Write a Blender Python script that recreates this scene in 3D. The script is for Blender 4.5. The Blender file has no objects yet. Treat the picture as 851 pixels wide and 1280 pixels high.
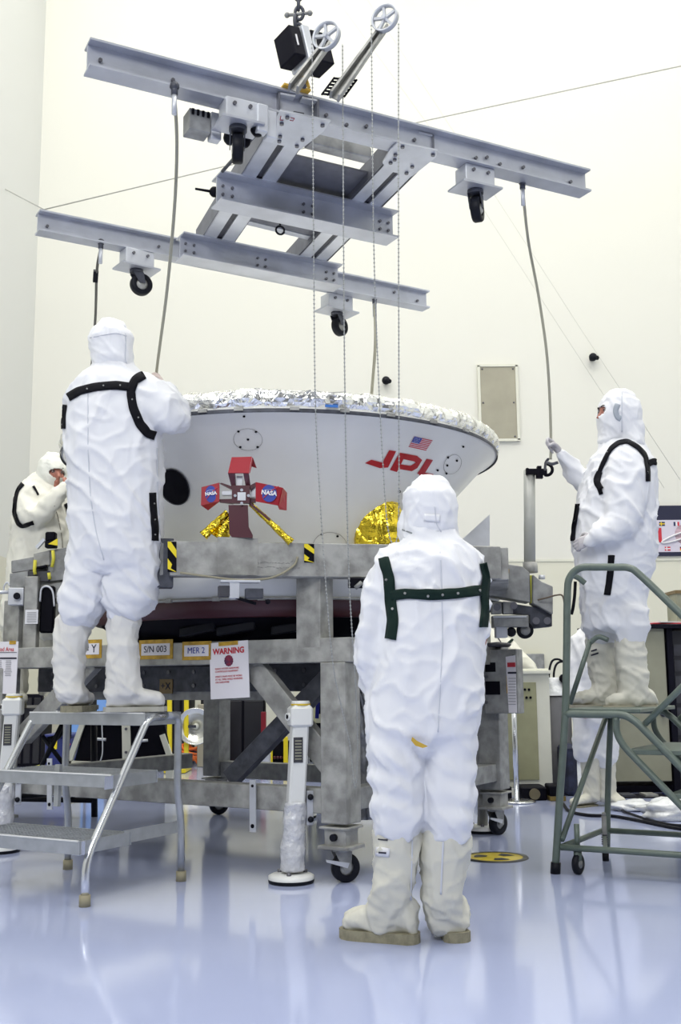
import bpy, bmesh, math, random
from math import sin, cos, pi, radians, atan, sqrt
from mathutils import Vector, Matrix, noise
from mathutils.bvhtree import BVHTree

scene = bpy.context.scene
COL = scene.collection
random.seed(7)
V = Vector

# ---------------------------------------------------------------- camera
W, H = 851, 1280
FPX = 1350.0                 # focal length in pixels of the 851x1280 frame
HORIZON = 850.0
ROLL = radians(0.5)
CAM = V((0.0, 0.0, 1.0))
PITCH = atan((HORIZON - H / 2) / FPX)
_F = V((0, cos(PITCH), sin(PITCH)))
_U0 = V((0, -sin(PITCH), cos(PITCH)))
_R0 = V((1, 0, 0))
_R = _R0 * cos(ROLL) - _U0 * sin(ROLL)
_U = _U0 * cos(ROLL) + _R0 * sin(ROLL)
cam_data = bpy.data.cameras.new('camera')
cam = bpy.data.objects.new('camera', cam_data)
COL.objects.link(cam)
cam_data.sensor_fit = 'VERTICAL'
cam_data.sensor_height = 36.0
cam_data.lens = 36.0 * FPX / H
cam_data.clip_end = 200
_m = Matrix((_R, _U, -_F)).transposed().to_4x4()
_m.translation = CAM
cam.matrix_world = _m
scene.camera = cam

# ---------------------------------------------------------------- world, lights, exposure
world = bpy.data.worlds.new('world')
scene.world = world
world.use_nodes = True
world.node_tree.nodes['Background'].inputs[0].default_value = (0.96, 0.98, 1.0, 1)
world.node_tree.nodes['Background'].inputs[1].default_value = 0.26
scene.view_settings.view_transform = 'Standard'
scene.view_settings.look = 'None'
scene.view_settings.gamma = 1
scene.view_settings.exposure = -1.18

def area_light(name, loc, size, power, col, rot=(0, 0, 0)):
    d = bpy.data.lights.new(name, 'AREA')
    d.shape = 'RECTANGLE'
    d.size, d.size_y = size
    d.energy = power
    d.color = col
    o = bpy.data.objects.new(name, d)
    o.location = loc
    o.rotation_euler = rot
    COL.objects.link(o)
    return o
area_light('ceiling_and_fill_light', (-3.5, 4.5, 13.2), (3.5, 6), 1500, (1.0, 0.98, 0.93))
area_light('ceiling_and_fill_light', (3.5, 4.5, 13.2), (3.5, 6), 1500, (1.0, 0.98, 0.93))
area_light('ceiling_and_fill_light', (-2.0, 11.0, 13.2), (5, 3), 520, (1.0, 0.98, 0.90))
area_light('ceiling_and_fill_light', (5.0, 11.0, 13.2), (5, 3), 520, (1.0, 0.98, 0.90))
area_light('ceiling_and_fill_light', (-1.2, -3.5, 7.0), (4, 3.0), 1050, (0.97, 0.98, 1.0), (radians(62), 0, 0))  # added fill lamp behind the camera, brightens the shell and suit backs

# ---------------------------------------------------------------- pixel helpers (a pixel and a real distance give a point of the place)
def ray(x, y):
    return _F * FPX + _R * (x - W / 2) + _U * (H / 2 - y)
def P(x, y, Y):
    d = ray(x, y); return CAM + d * (Y / d.y)
def Z(x, y, z):
    d = ray(x, y); return CAM + d * ((z - CAM.z) / d.z)
def G(x, y):
    return Z(x, y, 0.0)
def PL(x, y, p0, d):
    "hit of the pixel ray with the vertical plane through p0 along the horizontal direction d"
    n = V((d[1], -d[0], 0)); r = ray(x, y)
    return CAM + r * ((V((p0[0], p0[1], 0)) - V((CAM.x, CAM.y, 0))).dot(n) / r.dot(n))
def mpp(p):
    "metres per pixel at a point"
    return (p - CAM).dot(_F) / FPX

# ---------------------------------------------------------------- materials
MATS = {}
def mat(name, col, rough=0.5, metal=0.0, var=0.0, vscale=8.0, bump=0.0, bscale=60.0, spec=0.5, stretch=None, coat=0.0, detail=4.0, emit=None, col2=None):
    if name in MATS: return MATS[name]
    m = bpy.data.materials.new(name); m.use_nodes = True
    nt = m.node_tree; b = nt.nodes['Principled BSDF']
    b.inputs['Base Color'].default_value = (*col, 1)
    b.inputs['Roughness'].default_value = rough
    b.inputs['Metallic'].default_value = metal
    b.inputs['Specular IOR Level'].default_value = spec
    if coat: b.inputs['Coat Weight'].default_value = coat; b.inputs['Coat Roughness'].default_value = 0.1
    tc = nt.nodes.new('ShaderNodeTexCoord'); mp = nt.nodes.new('ShaderNodeMapping')
    nt.links.new(tc.outputs['Object'], mp.inputs[0])
    if stretch: mp.inputs['Scale'].default_value = stretch
    if var or col2:
        n = nt.nodes.new('ShaderNodeTexNoise'); n.inputs['Scale'].default_value = vscale; n.inputs['Detail'].default_value = detail
        nt.links.new(mp.outputs[0], n.inputs['Vector'])
        r = nt.nodes.new('ShaderNodeValToRGB')
        c2 = col2 if col2 else tuple(max(0, c * (1 - var)) for c in col)
        c1 = col if col2 else tuple(min(1, c * (1 + var * 0.6)) for c in col)
        r.color_ramp.elements[0].color = (*c2, 1); r.color_ramp.elements[1].color = (*c1, 1)
        r.color_ramp.elements[0].position = 0.35; r.color_ramp.elements[1].position = 0.65
        nt.links.new(n.outputs[0], r.inputs[0]); nt.links.new(r.outputs[0], b.inputs['Base Color'])
    if bump:
        n2 = nt.nodes.new('ShaderNodeTexNoise'); n2.inputs['Scale'].default_value = bscale; n2.inputs['Detail'].default_value = 3
        bp = nt.nodes.new('ShaderNodeBump'); bp.inputs['Strength'].default_value = bump; bp.inputs['Distance'].default_value = 0.02
        nt.links.new(mp.outputs[0], n2.inputs['Vector']); nt.links.new(n2.outputs[0], bp.inputs['Height']); nt.links.new(bp.outputs[0], b.inputs['Normal'])
    if emit:
        b.inputs['Emission Color'].default_value = (*col, 1); b.inputs['Emission Strength'].default_value = emit
    MATS[name] = m
    return m

def foil_mat(name, col, rough, scale, strength, dist=0.03):
    m = bpy.data.materials.new(name); m.use_nodes = True
    nt = m.node_tree; b = nt.nodes['Principled BSDF']
    b.inputs['Base Color'].default_value = (*col, 1); b.inputs['Metallic'].default_value = 1; b.inputs['Roughness'].default_value = rough
    tc = nt.nodes.new('ShaderNodeTexCoord')
    vo = nt.nodes.new('ShaderNodeTexVoronoi'); vo.inputs['Scale'].default_value = scale; vo.feature = 'F1'
    no = nt.nodes.new('ShaderNodeTexNoise'); no.inputs['Scale'].default_value = scale * 0.6; no.inputs['Detail'].default_value = 3; no.inputs['Distortion'].default_value = 1.5
    ad = nt.nodes.new('ShaderNodeMath'); ad.operation = 'ADD'
    nt.links.new(tc.outputs['Object'], vo.inputs['Vector']); nt.links.new(tc.outputs['Object'], no.inputs['Vector'])
    nt.links.new(vo.outputs['Distance'], ad.inputs[0]); nt.links.new(no.outputs[0], ad.inputs[1])
    bp = nt.nodes.new('ShaderNodeBump'); bp.inputs['Strength'].default_value = strength; bp.inputs['Distance'].default_value = dist
    nt.links.new(ad.outputs[0], bp.inputs['Height']); nt.links.new(bp.outputs[0], b.inputs['Normal'])
    MATS[name] = m
    return m

def cloth_mat(name, col, rough=0.7, scale=9.0, strength=0.95):
    m = mat(name, col, rough, spec=0.2); nt = m.node_tree; b = nt.nodes['Principled BSDF']
    tc = nt.nodes.new('ShaderNodeTexCoord'); mp = nt.nodes.new('ShaderNodeMapping')
    mp.inputs['Rotation'].default_value = (0.3, 0.7, 0.4); mp.inputs['Scale'].default_value = (1.0, 1.0, 0.45)
    nt.links.new(tc.outputs['Object'], mp.inputs[0])
    n = nt.nodes.new('ShaderNodeTexNoise'); n.noise_type = 'RIDGED_MULTIFRACTAL'; n.normalize = True
    n.inputs['Scale'].default_value = scale; n.inputs['Detail'].default_value = 2.5; n.inputs['Roughness'].default_value = 0.45; n.inputs['Distortion'].default_value = 1.1
    bp = nt.nodes.new('ShaderNodeBump'); bp.inputs['Strength'].default_value = strength; bp.inputs['Distance'].default_value = 0.010
    nt.links.new(mp.outputs[0], n.inputs['Vector']); nt.links.new(n.outputs[0], bp.inputs['Height']); nt.links.new(bp.outputs[0], b.inputs['Normal'])
    return m
suit = cloth_mat('suit_fabric', (0.80, 0.81, 0.84))
suit_cream = cloth_mat('suit_fabric_cream', (0.80, 0.79, 0.70))
hoodm = cloth_mat('hood_fabric', (0.81, 0.82, 0.85), scale=13, strength=.7)
bootm = cloth_mat('boot_fabric', (0.66, 0.65, 0.57), .55, 10, .95)
boot2 = cloth_mat('boot_fabric_bright', (0.74, 0.73, 0.69), .5, 10, .95)
solem = mat('boot_sole', (0.27, 0.25, 0.17), 0.8, var=0.2, vscale=40)
strapm = mat('harness_strap', (0.010, 0.024, 0.020), 0.7, bump=0.1, bscale=200, spec=.12)
strapb = mat('harness_strap_black', (0.006, 0.006, 0.009), 0.7, bump=0.1, bscale=200, spec=.12)
skin = mat('skin', (0.42, 0.17, 0.12), 0.5, var=0.1, vscale=20)
glove = mat('latex_glove', (0.60, 0.50, 0.47), 0.4, bump=0.1)
eyem = mat('eye', (0.02, 0.02, 0.02), 0.2)
seamm = mat('seam_thread', (0.62, 0.64, 0.70), 0.7)
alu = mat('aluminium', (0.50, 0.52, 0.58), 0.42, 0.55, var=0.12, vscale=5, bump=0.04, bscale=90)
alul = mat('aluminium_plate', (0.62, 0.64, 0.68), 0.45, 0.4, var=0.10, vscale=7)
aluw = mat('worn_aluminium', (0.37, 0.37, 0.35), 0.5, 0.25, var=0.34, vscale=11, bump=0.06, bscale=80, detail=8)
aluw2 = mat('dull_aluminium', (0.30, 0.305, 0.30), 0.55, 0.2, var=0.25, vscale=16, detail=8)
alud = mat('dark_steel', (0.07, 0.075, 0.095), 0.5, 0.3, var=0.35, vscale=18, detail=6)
stoolm = mat('stool_aluminium', (0.46, 0.48, 0.50), 0.35, 0.65, var=0.1, vscale=14)
chrome = mat('polished_tube', (0.75, 0.77, 0.80), 0.2, 0.9)
rubber = mat('black_rubber', (0.007, 0.008, 0.013), 0.5, spec=.18)
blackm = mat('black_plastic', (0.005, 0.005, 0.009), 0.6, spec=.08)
blackp = mat('black_paint', (0.006, 0.006, 0.012), 0.55, spec=.10)
darkg = mat('dark_grey', (0.05, 0.05, 0.06), 0.5, var=0.3, vscale=10)
boltm = mat('bolt_steel', (0.16, 0.16, 0.18), 0.4, 0.7)
white = mat('white_paint', (0.78, 0.79, 0.77), 0.35, var=0.03, vscale=4)
shellm = mat('shell_coating', (0.90, 0.90, 0.88), 0.26, var=0.03, vscale=3, spec=0.6)
maroon = mat('maroon_band', (0.055, 0.008, 0.014), 0.4)
ochre = mat('aged_tape', (0.55, 0.33, 0.03), 0.5, var=0.3, vscale=30)
yellow = mat('yellow_paint', (0.85, 0.68, 0.02), 0.4)
redm = mat('red_cover', (0.38, 0.018, 0.03), 0.28, coat=0.3)
reddk = mat('dark_red_metal', (0.07, 0.01, 0.02), 0.35)
redl = mat('logo_red', (0.46, 0.01, 0.015), 0.4)
redt = mat('print_red', (0.55, 0.03, 0.05), 0.6)
blue = mat('print_blue', (0.02, 0.05, 0.35), 0.4)
bluem = mat('blue_plastic', (0.02, 0.03, 0.16), 0.4)
ltblue = mat('pale_blue_sheet', (0.22, 0.42, 0.85), 0.5)
paper = mat('paper', (0.82, 0.80, 0.84), 0.7)
inkm = mat('ink', (0.02, 0.02, 0.04), 0.7)
tapew = mat('white_print', (0.8, 0.8, 0.82), 0.5)
green = mat('green_enamel', (0.115, 0.15, 0.125), 0.38, var=0.12, vscale=20, spec=0.6)
beige = mat('beige_cabinet', (0.30, 0.30, 0.22), 0.5, var=0.05)
cream = mat('cream_enamel', (0.72, 0.72, 0.62), 0.4, var=0.03)
olive = mat('olive_panel', (0.33, 0.33, 0.20), 0.5, var=0.06)
orange = mat('orange_cable', (0.80, 0.16, 0.02), 0.4)
ropem = mat('tag_line_rope', (0.40, 0.39, 0.31), 0.7, bump=0.3, bscale=300)
ropew = mat('bead_chain_white', (0.40, 0.41, 0.40), 0.4, 0.3)
wirem = mat('thin_wire', (0.45, 0.45, 0.42), 0.6)
plastic = mat('clear_wrap', (0.62, 0.63, 0.66), 0.18, var=0.1, vscale=30, bump=0.8, bscale=25, spec=0.8)
bagm = mat('plastic_bag', (0.74, 0.76, 0.78), 0.25, bump=0.5, bscale=20, spec=0.7)
silver = foil_mat('silver_foil', (0.95, 0.95, 0.92), 0.22, 15, 0.55)
gold = foil_mat('gold_foil', (0.95, 0.72, 0.06), 0.16, 17, 0.7)
panelg = mat('wall_panel_grey', (0.37, 0.35, 0.27), 0.5, var=0.08, vscale=3)

# ---------------------------------------------------------------- mesh builder
class MB:
    def __init__(s): s.v = []; s.f = []; s.sm = []
    def add(s, vs, fs, smooth=False):
        o = len(s.v); s.v += [tuple(v) for v in vs]; s.f += [tuple(i + o for i in f) for f in fs]; s.sm += [smooth] * len(fs); return s
    def box(s, c, size, ax=None):
        c = V(c); hx, hy, hz = [k / 2 for k in size]
        X, Y, Zz = ax if ax else (V((1, 0, 0)), V((0, 1, 0)), V((0, 0, 1)))
        vs = [c + X * (hx * i) + Y * (hy * j) + Zz * (hz * k) for i in (-1, 1) for j in (-1, 1) for k in (-1, 1)]
        return s.add(vs, [(0, 1, 3, 2), (4, 6, 7, 5), (0, 4, 5, 1), (2, 3, 7, 6), (0, 2, 6, 4), (1, 5, 7, 3)])
    def bar(s, a, b, w, h, up=V((0, 0, 1))):
        "box along a-b; h measured along up, w across"
        a, b = V(a), V(b); d = b - a; L = d.length; d.normalize()
        side = d.cross(V(up)).normalized(); u = side.cross(d).normalized()
        return s.box((a + b) / 2, (L, w, h), (d, side, u))
    def prof(s, pts, a, b, up=V((0, 0, 1))):
        "extrude closed 2D profile (side, up) from a to b"
        a, b = V(a), V(b); d = (b - a).normalized(); side = d.cross(V(up)).normalized(); u = side.cross(d).normalized()
        n = len(pts)
        vs = [q + side * x + u * y for q in (a, b) for x, y in pts]
        return s.add(vs, [(i, (i + 1) % n, n + (i + 1) % n, n + i) for i in range(n)] + [tuple(range(n))[::-1], tuple(range(n, 2 * n))])
    def poly(s, pts, th):
        "thick plate: polygon pts pushed along its normal by th"
        pts = [V(p) for p in pts]; n = V((0, 0, 0))
        for i in range(len(pts)):
            n += pts[i].cross(pts[(i + 1) % len(pts)])
        n.normalize(); k = len(pts)
        vs = pts + [p + n * th for p in pts]
        return s.add(vs, [tuple(range(k))[::-1], tuple(range(k, 2 * k))] + [(i, (i + 1) % k, k + (i + 1) % k, k + i) for i in range(k)])
    def tube(s, pts, r, seg=10, cap=True, closed=False):
        pts = [V(p) for p in pts]; n = len(pts)
        rs = r if isinstance(r, (list, tuple)) else [r] * n
        rings = []; ref = None
        for i, p in enumerate(pts):
            if closed: t = pts[(i + 1) % n] - pts[i - 1]
            else: t = pts[min(i + 1, n - 1)] - pts[max(i - 1, 0)]
            t.normalize()
            if ref is None: ref = t.orthogonal().normalized()
            ref = (ref - t * ref.dot(t)).normalized(); bi = t.cross(ref)
            rings.append([p + (ref * cos(2 * pi * k / seg) + bi * sin(2 * pi * k / seg)) * rs[i] for k in range(seg)])
        fs = []
        m = n if closed else n - 1
        for i in range(m):
            j = (i + 1) % n
            for k in range(seg):
                fs.append((i * seg + k, i * seg + (k + 1) % seg, j * seg + (k + 1) % seg, j * seg + k))
        s.add([v for rr in rings for v in rr], fs, True)
        if cap and not closed:
            o = len(s.v) - n * seg
            s.f.append(tuple(o + k for k in range(seg))[::-1]); s.sm.append(False)
            s.f.append(tuple(o + (n - 1) * seg + k for k in range(seg))); s.sm.append(False)
        return s
    def cyl(s, a, b, r, seg=20): return s.tube([a, b], r, seg)
    def lathe(s, c, prof, seg=48, ax=None, smooth=True, closed=True):
        "profile [(r, z)] round axis through c"
        c = V(c); X, Y, Zz = ax if ax else (V((1, 0, 0)), V((0, 1, 0)), V((0, 0, 1)))
        n = len(prof)
        vs = [c + (X * cos(2 * pi * k / seg) + Y * sin(2 * pi * k / seg)) * r + Zz * z for r, z in prof for k in range(seg)]
        fs = [(i * seg + k, i * seg + (k + 1) % seg, (i + 1) * seg + (k + 1) % seg, (i + 1) * seg + k) for i in range(n - 1) for k in range(seg)]
        s.add(vs, fs, smooth)
        return s
    def ball(s, c, r, seg=12, squash=(1, 1, 1)):
        c = V(c); rings = seg // 2
        vs = []; fs = []
        for i in range(rings + 1):
            t = pi * i / rings
            for k in range(seg):
                a = 2 * pi * k / seg
                vs.append(c + V((sin(t) * cos(a) * r * squash[0], sin(t) * sin(a) * r * squash[1], cos(t) * r * squash[2])))
        for i in range(rings):
            for k in range(seg):
                fs.append((i * seg + k, i * seg + (k + 1) % seg, (i + 1) * seg + (k + 1) % seg, (i + 1) * seg + k))
        return s.add(vs, fs, True)
    def build(s, name, m, parent=None, bevel=0.0, **kw):
        me = bpy.data.meshes.new(name); me.from_pydata(s.v, [], s.f)
        bm = bmesh.new(); bm.from_mesh(me)
        bmesh.ops.remove_doubles(bm, verts=bm.verts, dist=1e-6)
        bmesh.ops.recalc_face_normals(bm, faces=bm.faces)
        bm.to_mesh(me); bm.free()
        if len(me.polygons) == len(s.sm):
            me.polygons.foreach_set('use_smooth', s.sm)
        else:
            me.polygons.foreach_set('use_smooth', [any(s.sm)] * len(me.polygons))
        return obj(name, me, m, parent, bevel, **kw)

def obj(name, me, m, parent=None, bevel=0.0, label=None, cat=None, group=None, kind=None):
    o = bpy.data.objects.new(name, me); COL.objects.link(o)
    if m: me.materials.append(m)
    if parent:
        # things' origins carry only a translation
        o.parent = parent
        me.transform(Matrix.Translation(-parent_origin(parent)))
    if bevel:
        md = o.modifiers.new('bevel', 'BEVEL'); md.width = bevel; md.segments = 1; md.limit_method = 'ANGLE'
    tag(o, label, cat, group, kind)
    return o
def parent_origin(p):
    t = V((0, 0, 0))
    while p: t = t + V(p.location); p = p.parent
    return t
def tag(o, label=None, cat=None, group=None, kind=None):
    if label: o['label'] = label
    if cat: o['category'] = cat
    if group: o['group'] = group
    if kind: o['kind'] = kind
def thing(name, label, cat, loc=(0, 0, 0), group=None):
    o = bpy.data.objects.new(name, None); COL.objects.link(o); o.location = loc; o.empty_display_size = 0.1
    tag(o, label, cat, group); return o
def arc(c, r, a0, a1, n, X=V((1, 0, 0)), Y=V((0, 0, 1))):
    return [V(c) + X * (r * cos(a0 + (a1 - a0) * i / n)) + Y * (r * sin(a0 + (a1 - a0) * i / n)) for i in range(n + 1)]
def fillet(pts, r=.06, n=5):
    "straight runs joined by rounded bends"
    pts = [V(p) for p in pts]; out = [pts[0]]
    for i in range(1, len(pts) - 1):
        a, b, c = pts[i - 1], pts[i], pts[i + 1]; q = min(r, (a - b).length * .48, (c - b).length * .48)
        p0 = b + (a - b).normalized() * q; p1 = b + (c - b).normalized() * q
        for k in range(n + 1):
            t = k / n; out.append(p0 * (1 - t) ** 2 + b * 2 * t * (1 - t) + p1 * t * t)
    out.append(pts[-1]); return out
def smooth_path(pts, n=6):
    "Catmull-Rom through the points"
    pts = [V(p) for p in pts]; out = []
    q = [pts[0] * 2 - pts[1]] + pts + [pts[-1] * 2 - pts[-2]]
    for i in range(1, len(q) - 2):
        for k in range(n):
            t = k / n
            out.append(0.5 * ((2 * q[i]) + (-q[i - 1] + q[i + 1]) * t + (2 * q[i - 1] - 5 * q[i] + 4 * q[i + 1] - q[i + 2]) * t * t + (-q[i - 1] + 3 * q[i] - 3 * q[i + 1] + q[i + 2]) * t ** 3))
    out.append(pts[-1]); return out
def text_part(s, size, m, parent, o, x, y, th=0.0015, align='CENTER', name='lettering', bold=0.0):
    cu = bpy.data.curves.new(name, 'FONT'); cu.body = s; cu.size = size; cu.align_x = align; cu.align_y = 'CENTER'; cu.extrude = th / 2; cu.offset = bold; cu.resolution_u = 3
    to = bpy.data.objects.new(name + '_tmp', cu); COL.objects.link(to)
    dg = bpy.context.evaluated_depsgraph_get()
    me = bpy.data.meshes.new_from_object(to.evaluated_get(dg))
    bpy.data.objects.remove(to); bpy.data.curves.remove(cu)
    x = V(x).normalized(); y = (V(y) - x * V(y).dot(x)).normalized(); n = x.cross(y)
    M = Matrix((x, y, n)).transposed().to_4x4(); M.translation = V(o)
    me.transform(M); me.name = name
    return obj(name, me, m, parent)
# ================================================================ THE ROOM
WY = 14.5; WX = -4.25
def wall_mat(name, c1, c2, zline):
    m = mat(name, c1, 0.55, bump=0.015, bscale=2.5)
    nt = m.node_tree; b = nt.nodes['Principled BSDF']
    g = nt.nodes.new('ShaderNodeNewGeometry'); sx = nt.nodes.new('ShaderNodeSeparateXYZ')
    lt = nt.nodes.new('ShaderNodeMath'); lt.operation = 'LESS_THAN'; lt.inputs[1].default_value = zline
    mx = nt.nodes.new('ShaderNodeMixRGB'); mx.inputs[1].default_value = (*c1, 1); mx.inputs[2].default_value = (*c2, 1)
    nt.links.new(g.outputs['Position'], sx.inputs[0]); nt.links.new(sx.outputs['Z'], lt.inputs[0])
    nt.links.new(lt.outputs[0], mx.inputs[0]); nt.links.new(mx.outputs[0], b.inputs['Base Color'])
    return m
zl = P(760, 700, WY).z                       # height of the paint line on the wall
wallm = wall_mat('wall_paint', (0.76, 0.755, 0.69), (0.72, 0.71, 0.59), zl)
wallm2 = wall_mat('wall_paint_side', (0.70, 0.71, 0.69), (0.66, 0.65, 0.56), zl)
floorm = mat('epoxy_floor', (0.41, 0.46, 0.67), 0.10, var=0.05, vscale=0.5, bump=0.02, bscale=1.4, spec=0.65, detail=6)
MB().box((1.9, 5.0, -0.05), (12.6, 19.3, 0.1)).build('floor', floorm, kind='structure')
MB().box((1.9, WY + 0.1, 7.0), (12.7, 0.2, 14.2)).build('wall_back', wallm, kind='structure')
MB().box((WX - 0.1, 5.0, 7.0), (0.2, 19.2, 14.2)).build('wall_left', wallm2, kind='structure')
MB().box((8.1, 5.0, 7.0), (0.2, 19.2, 14.2)).build('wall_right', wallm2, kind='structure')
MB().box((1.9, 5.0, 14.05), (12.6, 19.2, 0.1)).build('ceiling', wallm2, kind='structure')
MB().box((1.9, WY - 0.012, 0.06), (12.3, 0.024, 0.12)).build('baseboard_back', darkg, kind='structure')
MB().box((1.9, WY - 0.006, zl), (12.3, 0.012, 0.03)).build('trim_1', cream, kind='structure')

# grey wall panel
wp = [P(597.5, 458, WY), P(644.5, 454, WY), P(645, 549, WY), P(599.5, 551, WY)]
x0 = wp[0].x; x1 = wp[1].x; z1 = wp[0].z; z0 = wp[3].z
t = thing('wall_panel', 'grey rectangular panel set high on the white back wall', 'panel', ((x0 + x1) / 2, WY - 0.03, z0))
MB().box(((x0 + x1) / 2, WY - 0.02, (z0 + z1) / 2), (x1 - x0, 0.03, z1 - z0)).build('cover_plate', panelg, t)
fr = MB()
for zz in (z0, z1): fr.box(((x0 + x1) / 2, WY - 0.025, zz), (x1 - x0 + .04, 0.045, 0.035))
for xx in (x0, x1): fr.box((xx, WY - 0.025, (z0 + z1) / 2), (0.035, 0.045, z1 - z0))
fr.build('frame', cream, t)
b_ = MB()
for xx in (x0 + .05, x1 - .05):
    for zz in (z0 + .05, (z0 + z1) / 2, z1 - .05): b_.ball((xx, WY - 0.037, zz), 0.014, 8)
b_.build('screws', boltm, t)
# black knobs on the wall
for (px, py, lab) in ((482, 478, 'small round black fixture on the wall just above the foil-edged shell'), (739, 449, 'small round black fixture high on the wall behind the worker on the green stair')):
    p = P(px, py, WY)
    t = thing('wall_fixture', lab, 'wall fixture', (p.x, WY, p.z), 'small black wall fixtures')
    MB().cyl((p.x, WY, p.z), (p.x, WY - 0.06, p.z), 0.03).build('bracket', blackm, t)
    q = MB().ball((p.x, WY - 0.1, p.z), 0.058, 14); q.cyl((p.x, WY - 0.1, p.z), (p.x + .05, WY - 0.16, p.z - .03), 0.03); q.build('dome', rubber, t)
# electrical box behind the white cabinet
p = P(655, 840, WY)
t = thing('wall_switch_box', 'grey electrical box on the back wall above the white cabinet', 'electrical box', (p.x, WY, p.z - .2))
MB().box((p.x, WY - 0.04, p.z + .03), (0.52, 0.08, 0.42)).build('housing', aluw2, t, .01)
MB().box((p.x + .03, WY - 0.09, p.z - .03), (0.24, 0.02, 0.2)).build('switch_plate', tapew, t)
MB().box((p.x + .03, WY - 0.105, p.z - .03), (0.13, 0.015, 0.12)).build('display', blue, t)
# banner on the wall
BY = WY - 0.02
def bp(x, y): return P(x, y, BY)
t = thing('wall_banner', 'banner with small flags, red lettering and a ringed planet on the back wall', 'banner', (bp(860, 660).x, BY, bp(860, 692).z))
xl = bp(800, 660).x; xr = bp(905, 660).x
def band(ya, yb, m, nm, off=0.0):
    za = bp(845, ya).z; zb = bp(845, yb).z
    return MB().box(((xl + xr) / 2, BY - off - .004, (za + zb) / 2), (xr - xl, 0.008, za - zb)).build(nm, m, t)
band(632, 650, mat('banner_navy', (0.012, 0.014, 0.045), 0.6), 'top_band'); band(650, 690, mat('banner_ground', (0.66, 0.62, 0.72), 0.6), 'cloth'); band(690, 695, MATS['banner_navy'], 'bottom_band')
def flag(px, py, cols, vertical=True, w=7, h=5, cross=None):
    a = bp(px, py); s = mpp(a); q = None
    n = len(cols)
    for i, c in enumerate(cols):
        if vertical: MB().box((a.x + (i - (n - 1) / 2) * w * s / n, BY - .010, a.z), (w * s / n, 0.004, h * s)).build('flag_stripe', c, t)
        else: MB().box((a.x, BY - .010, a.z - (i - (n - 1) / 2) * h * s / n), (w * s, 0.004, h * s / n)).build('flag_stripe', c, t)
    if cross:
        MB().box((a.x, BY - .014, a.z), (w * s, 0.004, h * s * .25)).box((a.x - w * s * .15, BY - .0141, a.z), (w * s * .16, 0.004, h * s)).build('flag_cross', cross, t)
fb = mat('flag_blue', (0.01, 0.02, 0.09), .6); fred = mat('flag_red', (0.6, 0.03, 0.06), .6); fyel = mat('flag_yellow', (0.85, 0.6, 0.03), .6); fwh = tapew
flag(827, 655, [fb], cross=fyel); flag(845, 655, [fb, fwh, fred]); flag(834, 686, [fred], cross=fwh); flag(853, 686, [inkm, fred, fyel], False)
flag(865, 655, [fred, fwh, fred]); flag(872, 686, [fb, fyel, fred])
pc = bp(856, 668); sc = mpp(pc)
pm = MB(); pm.lathe(pc + V((0, -.006, 0)), [(0.0001, 0), (13 * sc, 0), (13 * sc, .004), (0.0001, .004)], 32, (V((1, 0, 0)), V((0, 0, 1)), V((0, -1, 0))), False)
pm.build('planet', mat('planet_print', (0.50, 0.36, 0.42), .6, var=.5, vscale=3, stretch=(1, 1, 6)), t)
rg = MB(); rg.tube([pc + V((cos(a) * 30 * sc, -.02, sin(a) * 4 * sc + cos(a) * 10 * sc)) for a in [2 * pi * i / 40 for i in range(40)]], 1.1 * sc, 5, closed=True); rg.build('planet_ring', tapew, t)
text_part('I', 24 * sc, redt, t, bp(824.5, 670) + V((0, -.012, 0)), (1, 0, 0), (0, 0, 1), bold=.01)
# thin taut cables across the hall
def wire(pts, lab, r=0.006, name='hanging_cable', m=None, group='thin cables across the hall'):
    tag(MB().tube(pts, r, 6).build(name, m or wirem), lab, 'cable', group)
wire([P(-40, 212, 13.0), P(55, 262, 13.0)], 'short thin cable slanting down at the upper left', .007)
wire([P(55, 262, 13.0), P(280, 208, 13.0), P(535, 150, 13.0), P(900, 72, 13.0)], 'long thin cable rising to the right behind the lifting frame', .008)
wire([P(400, -30, 13.2), P(545, 170, 13.2), P(700, 410, 13.2), P(830, 610, 13.2)], 'faint slanting cable, the left one of two on the right', .003, m=mat('faint_wire', (0.62, 0.62, 0.57), .6))
wire([P(440, -30, 13.2), P(590, 200, 13.2), P(725, 410, 13.2), P(850, 600, 13.2)], 'faint slanting cable, the right one of two on the right', .003, m=MATS['faint_wire'])

# ================================================================ LIFTING FRAME (hangs level overhead)
ZF = 3.66
A0 = Z(113, 46, ZF); A1 = Z(738, 211, ZF); B0 = Z(50, 261, ZF); B1 = Z(537, 363, ZF)
dA = (A1 - A0).normalized(); dB = (B1 - B0).normalized(); UP = V((0, 0, 1))
frame = thing('lifting_frame', 'grey aluminium beam frame on casters hanging overhead', 'lifting frame', ((A0 + B1) / 2))
def ibeam_prof(w, h, tf, tw):
    return [(-w/2, h/2), (w/2, h/2), (w/2, h/2 - tf), (tw/2, h/2 - tf), (tw/2, -h/2 + tf), (w/2, -h/2 + tf), (w/2, -h/2), (-w/2, -h/2), (-w/2, -h/2 + tf), (-tw/2, -h/2 + tf), (-tw/2, h/2 - tf), (-w/2, h/2 - tf)]
BH, BW = 0.125, 0.10
def away(d): n = V((-d.y, d.x, 0)); return n if n.y > 0 else -n
nA, nB = away(dA), away(dB)
cA0, cA1 = A0 + nA * BW / 2 - UP * BH / 2, A1 + nA * BW / 2 - UP * BH / 2
BH2, BW2 = 0.125, 0.095
cB0, cB1 = B0 + nB * BW2 / 2 - UP * BH2 / 2, B1 + nB * BW2 / 2 - UP * BH2 / 2
MB().prof(ibeam_prof(BW, BH, .010, .010), cA0, cA1).build('long_beam', alu, frame)
MB().prof(ibeam_prof(BW2, BH2, .010, .010), cB0, cB1).build('long_beam', alu, frame)
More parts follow.
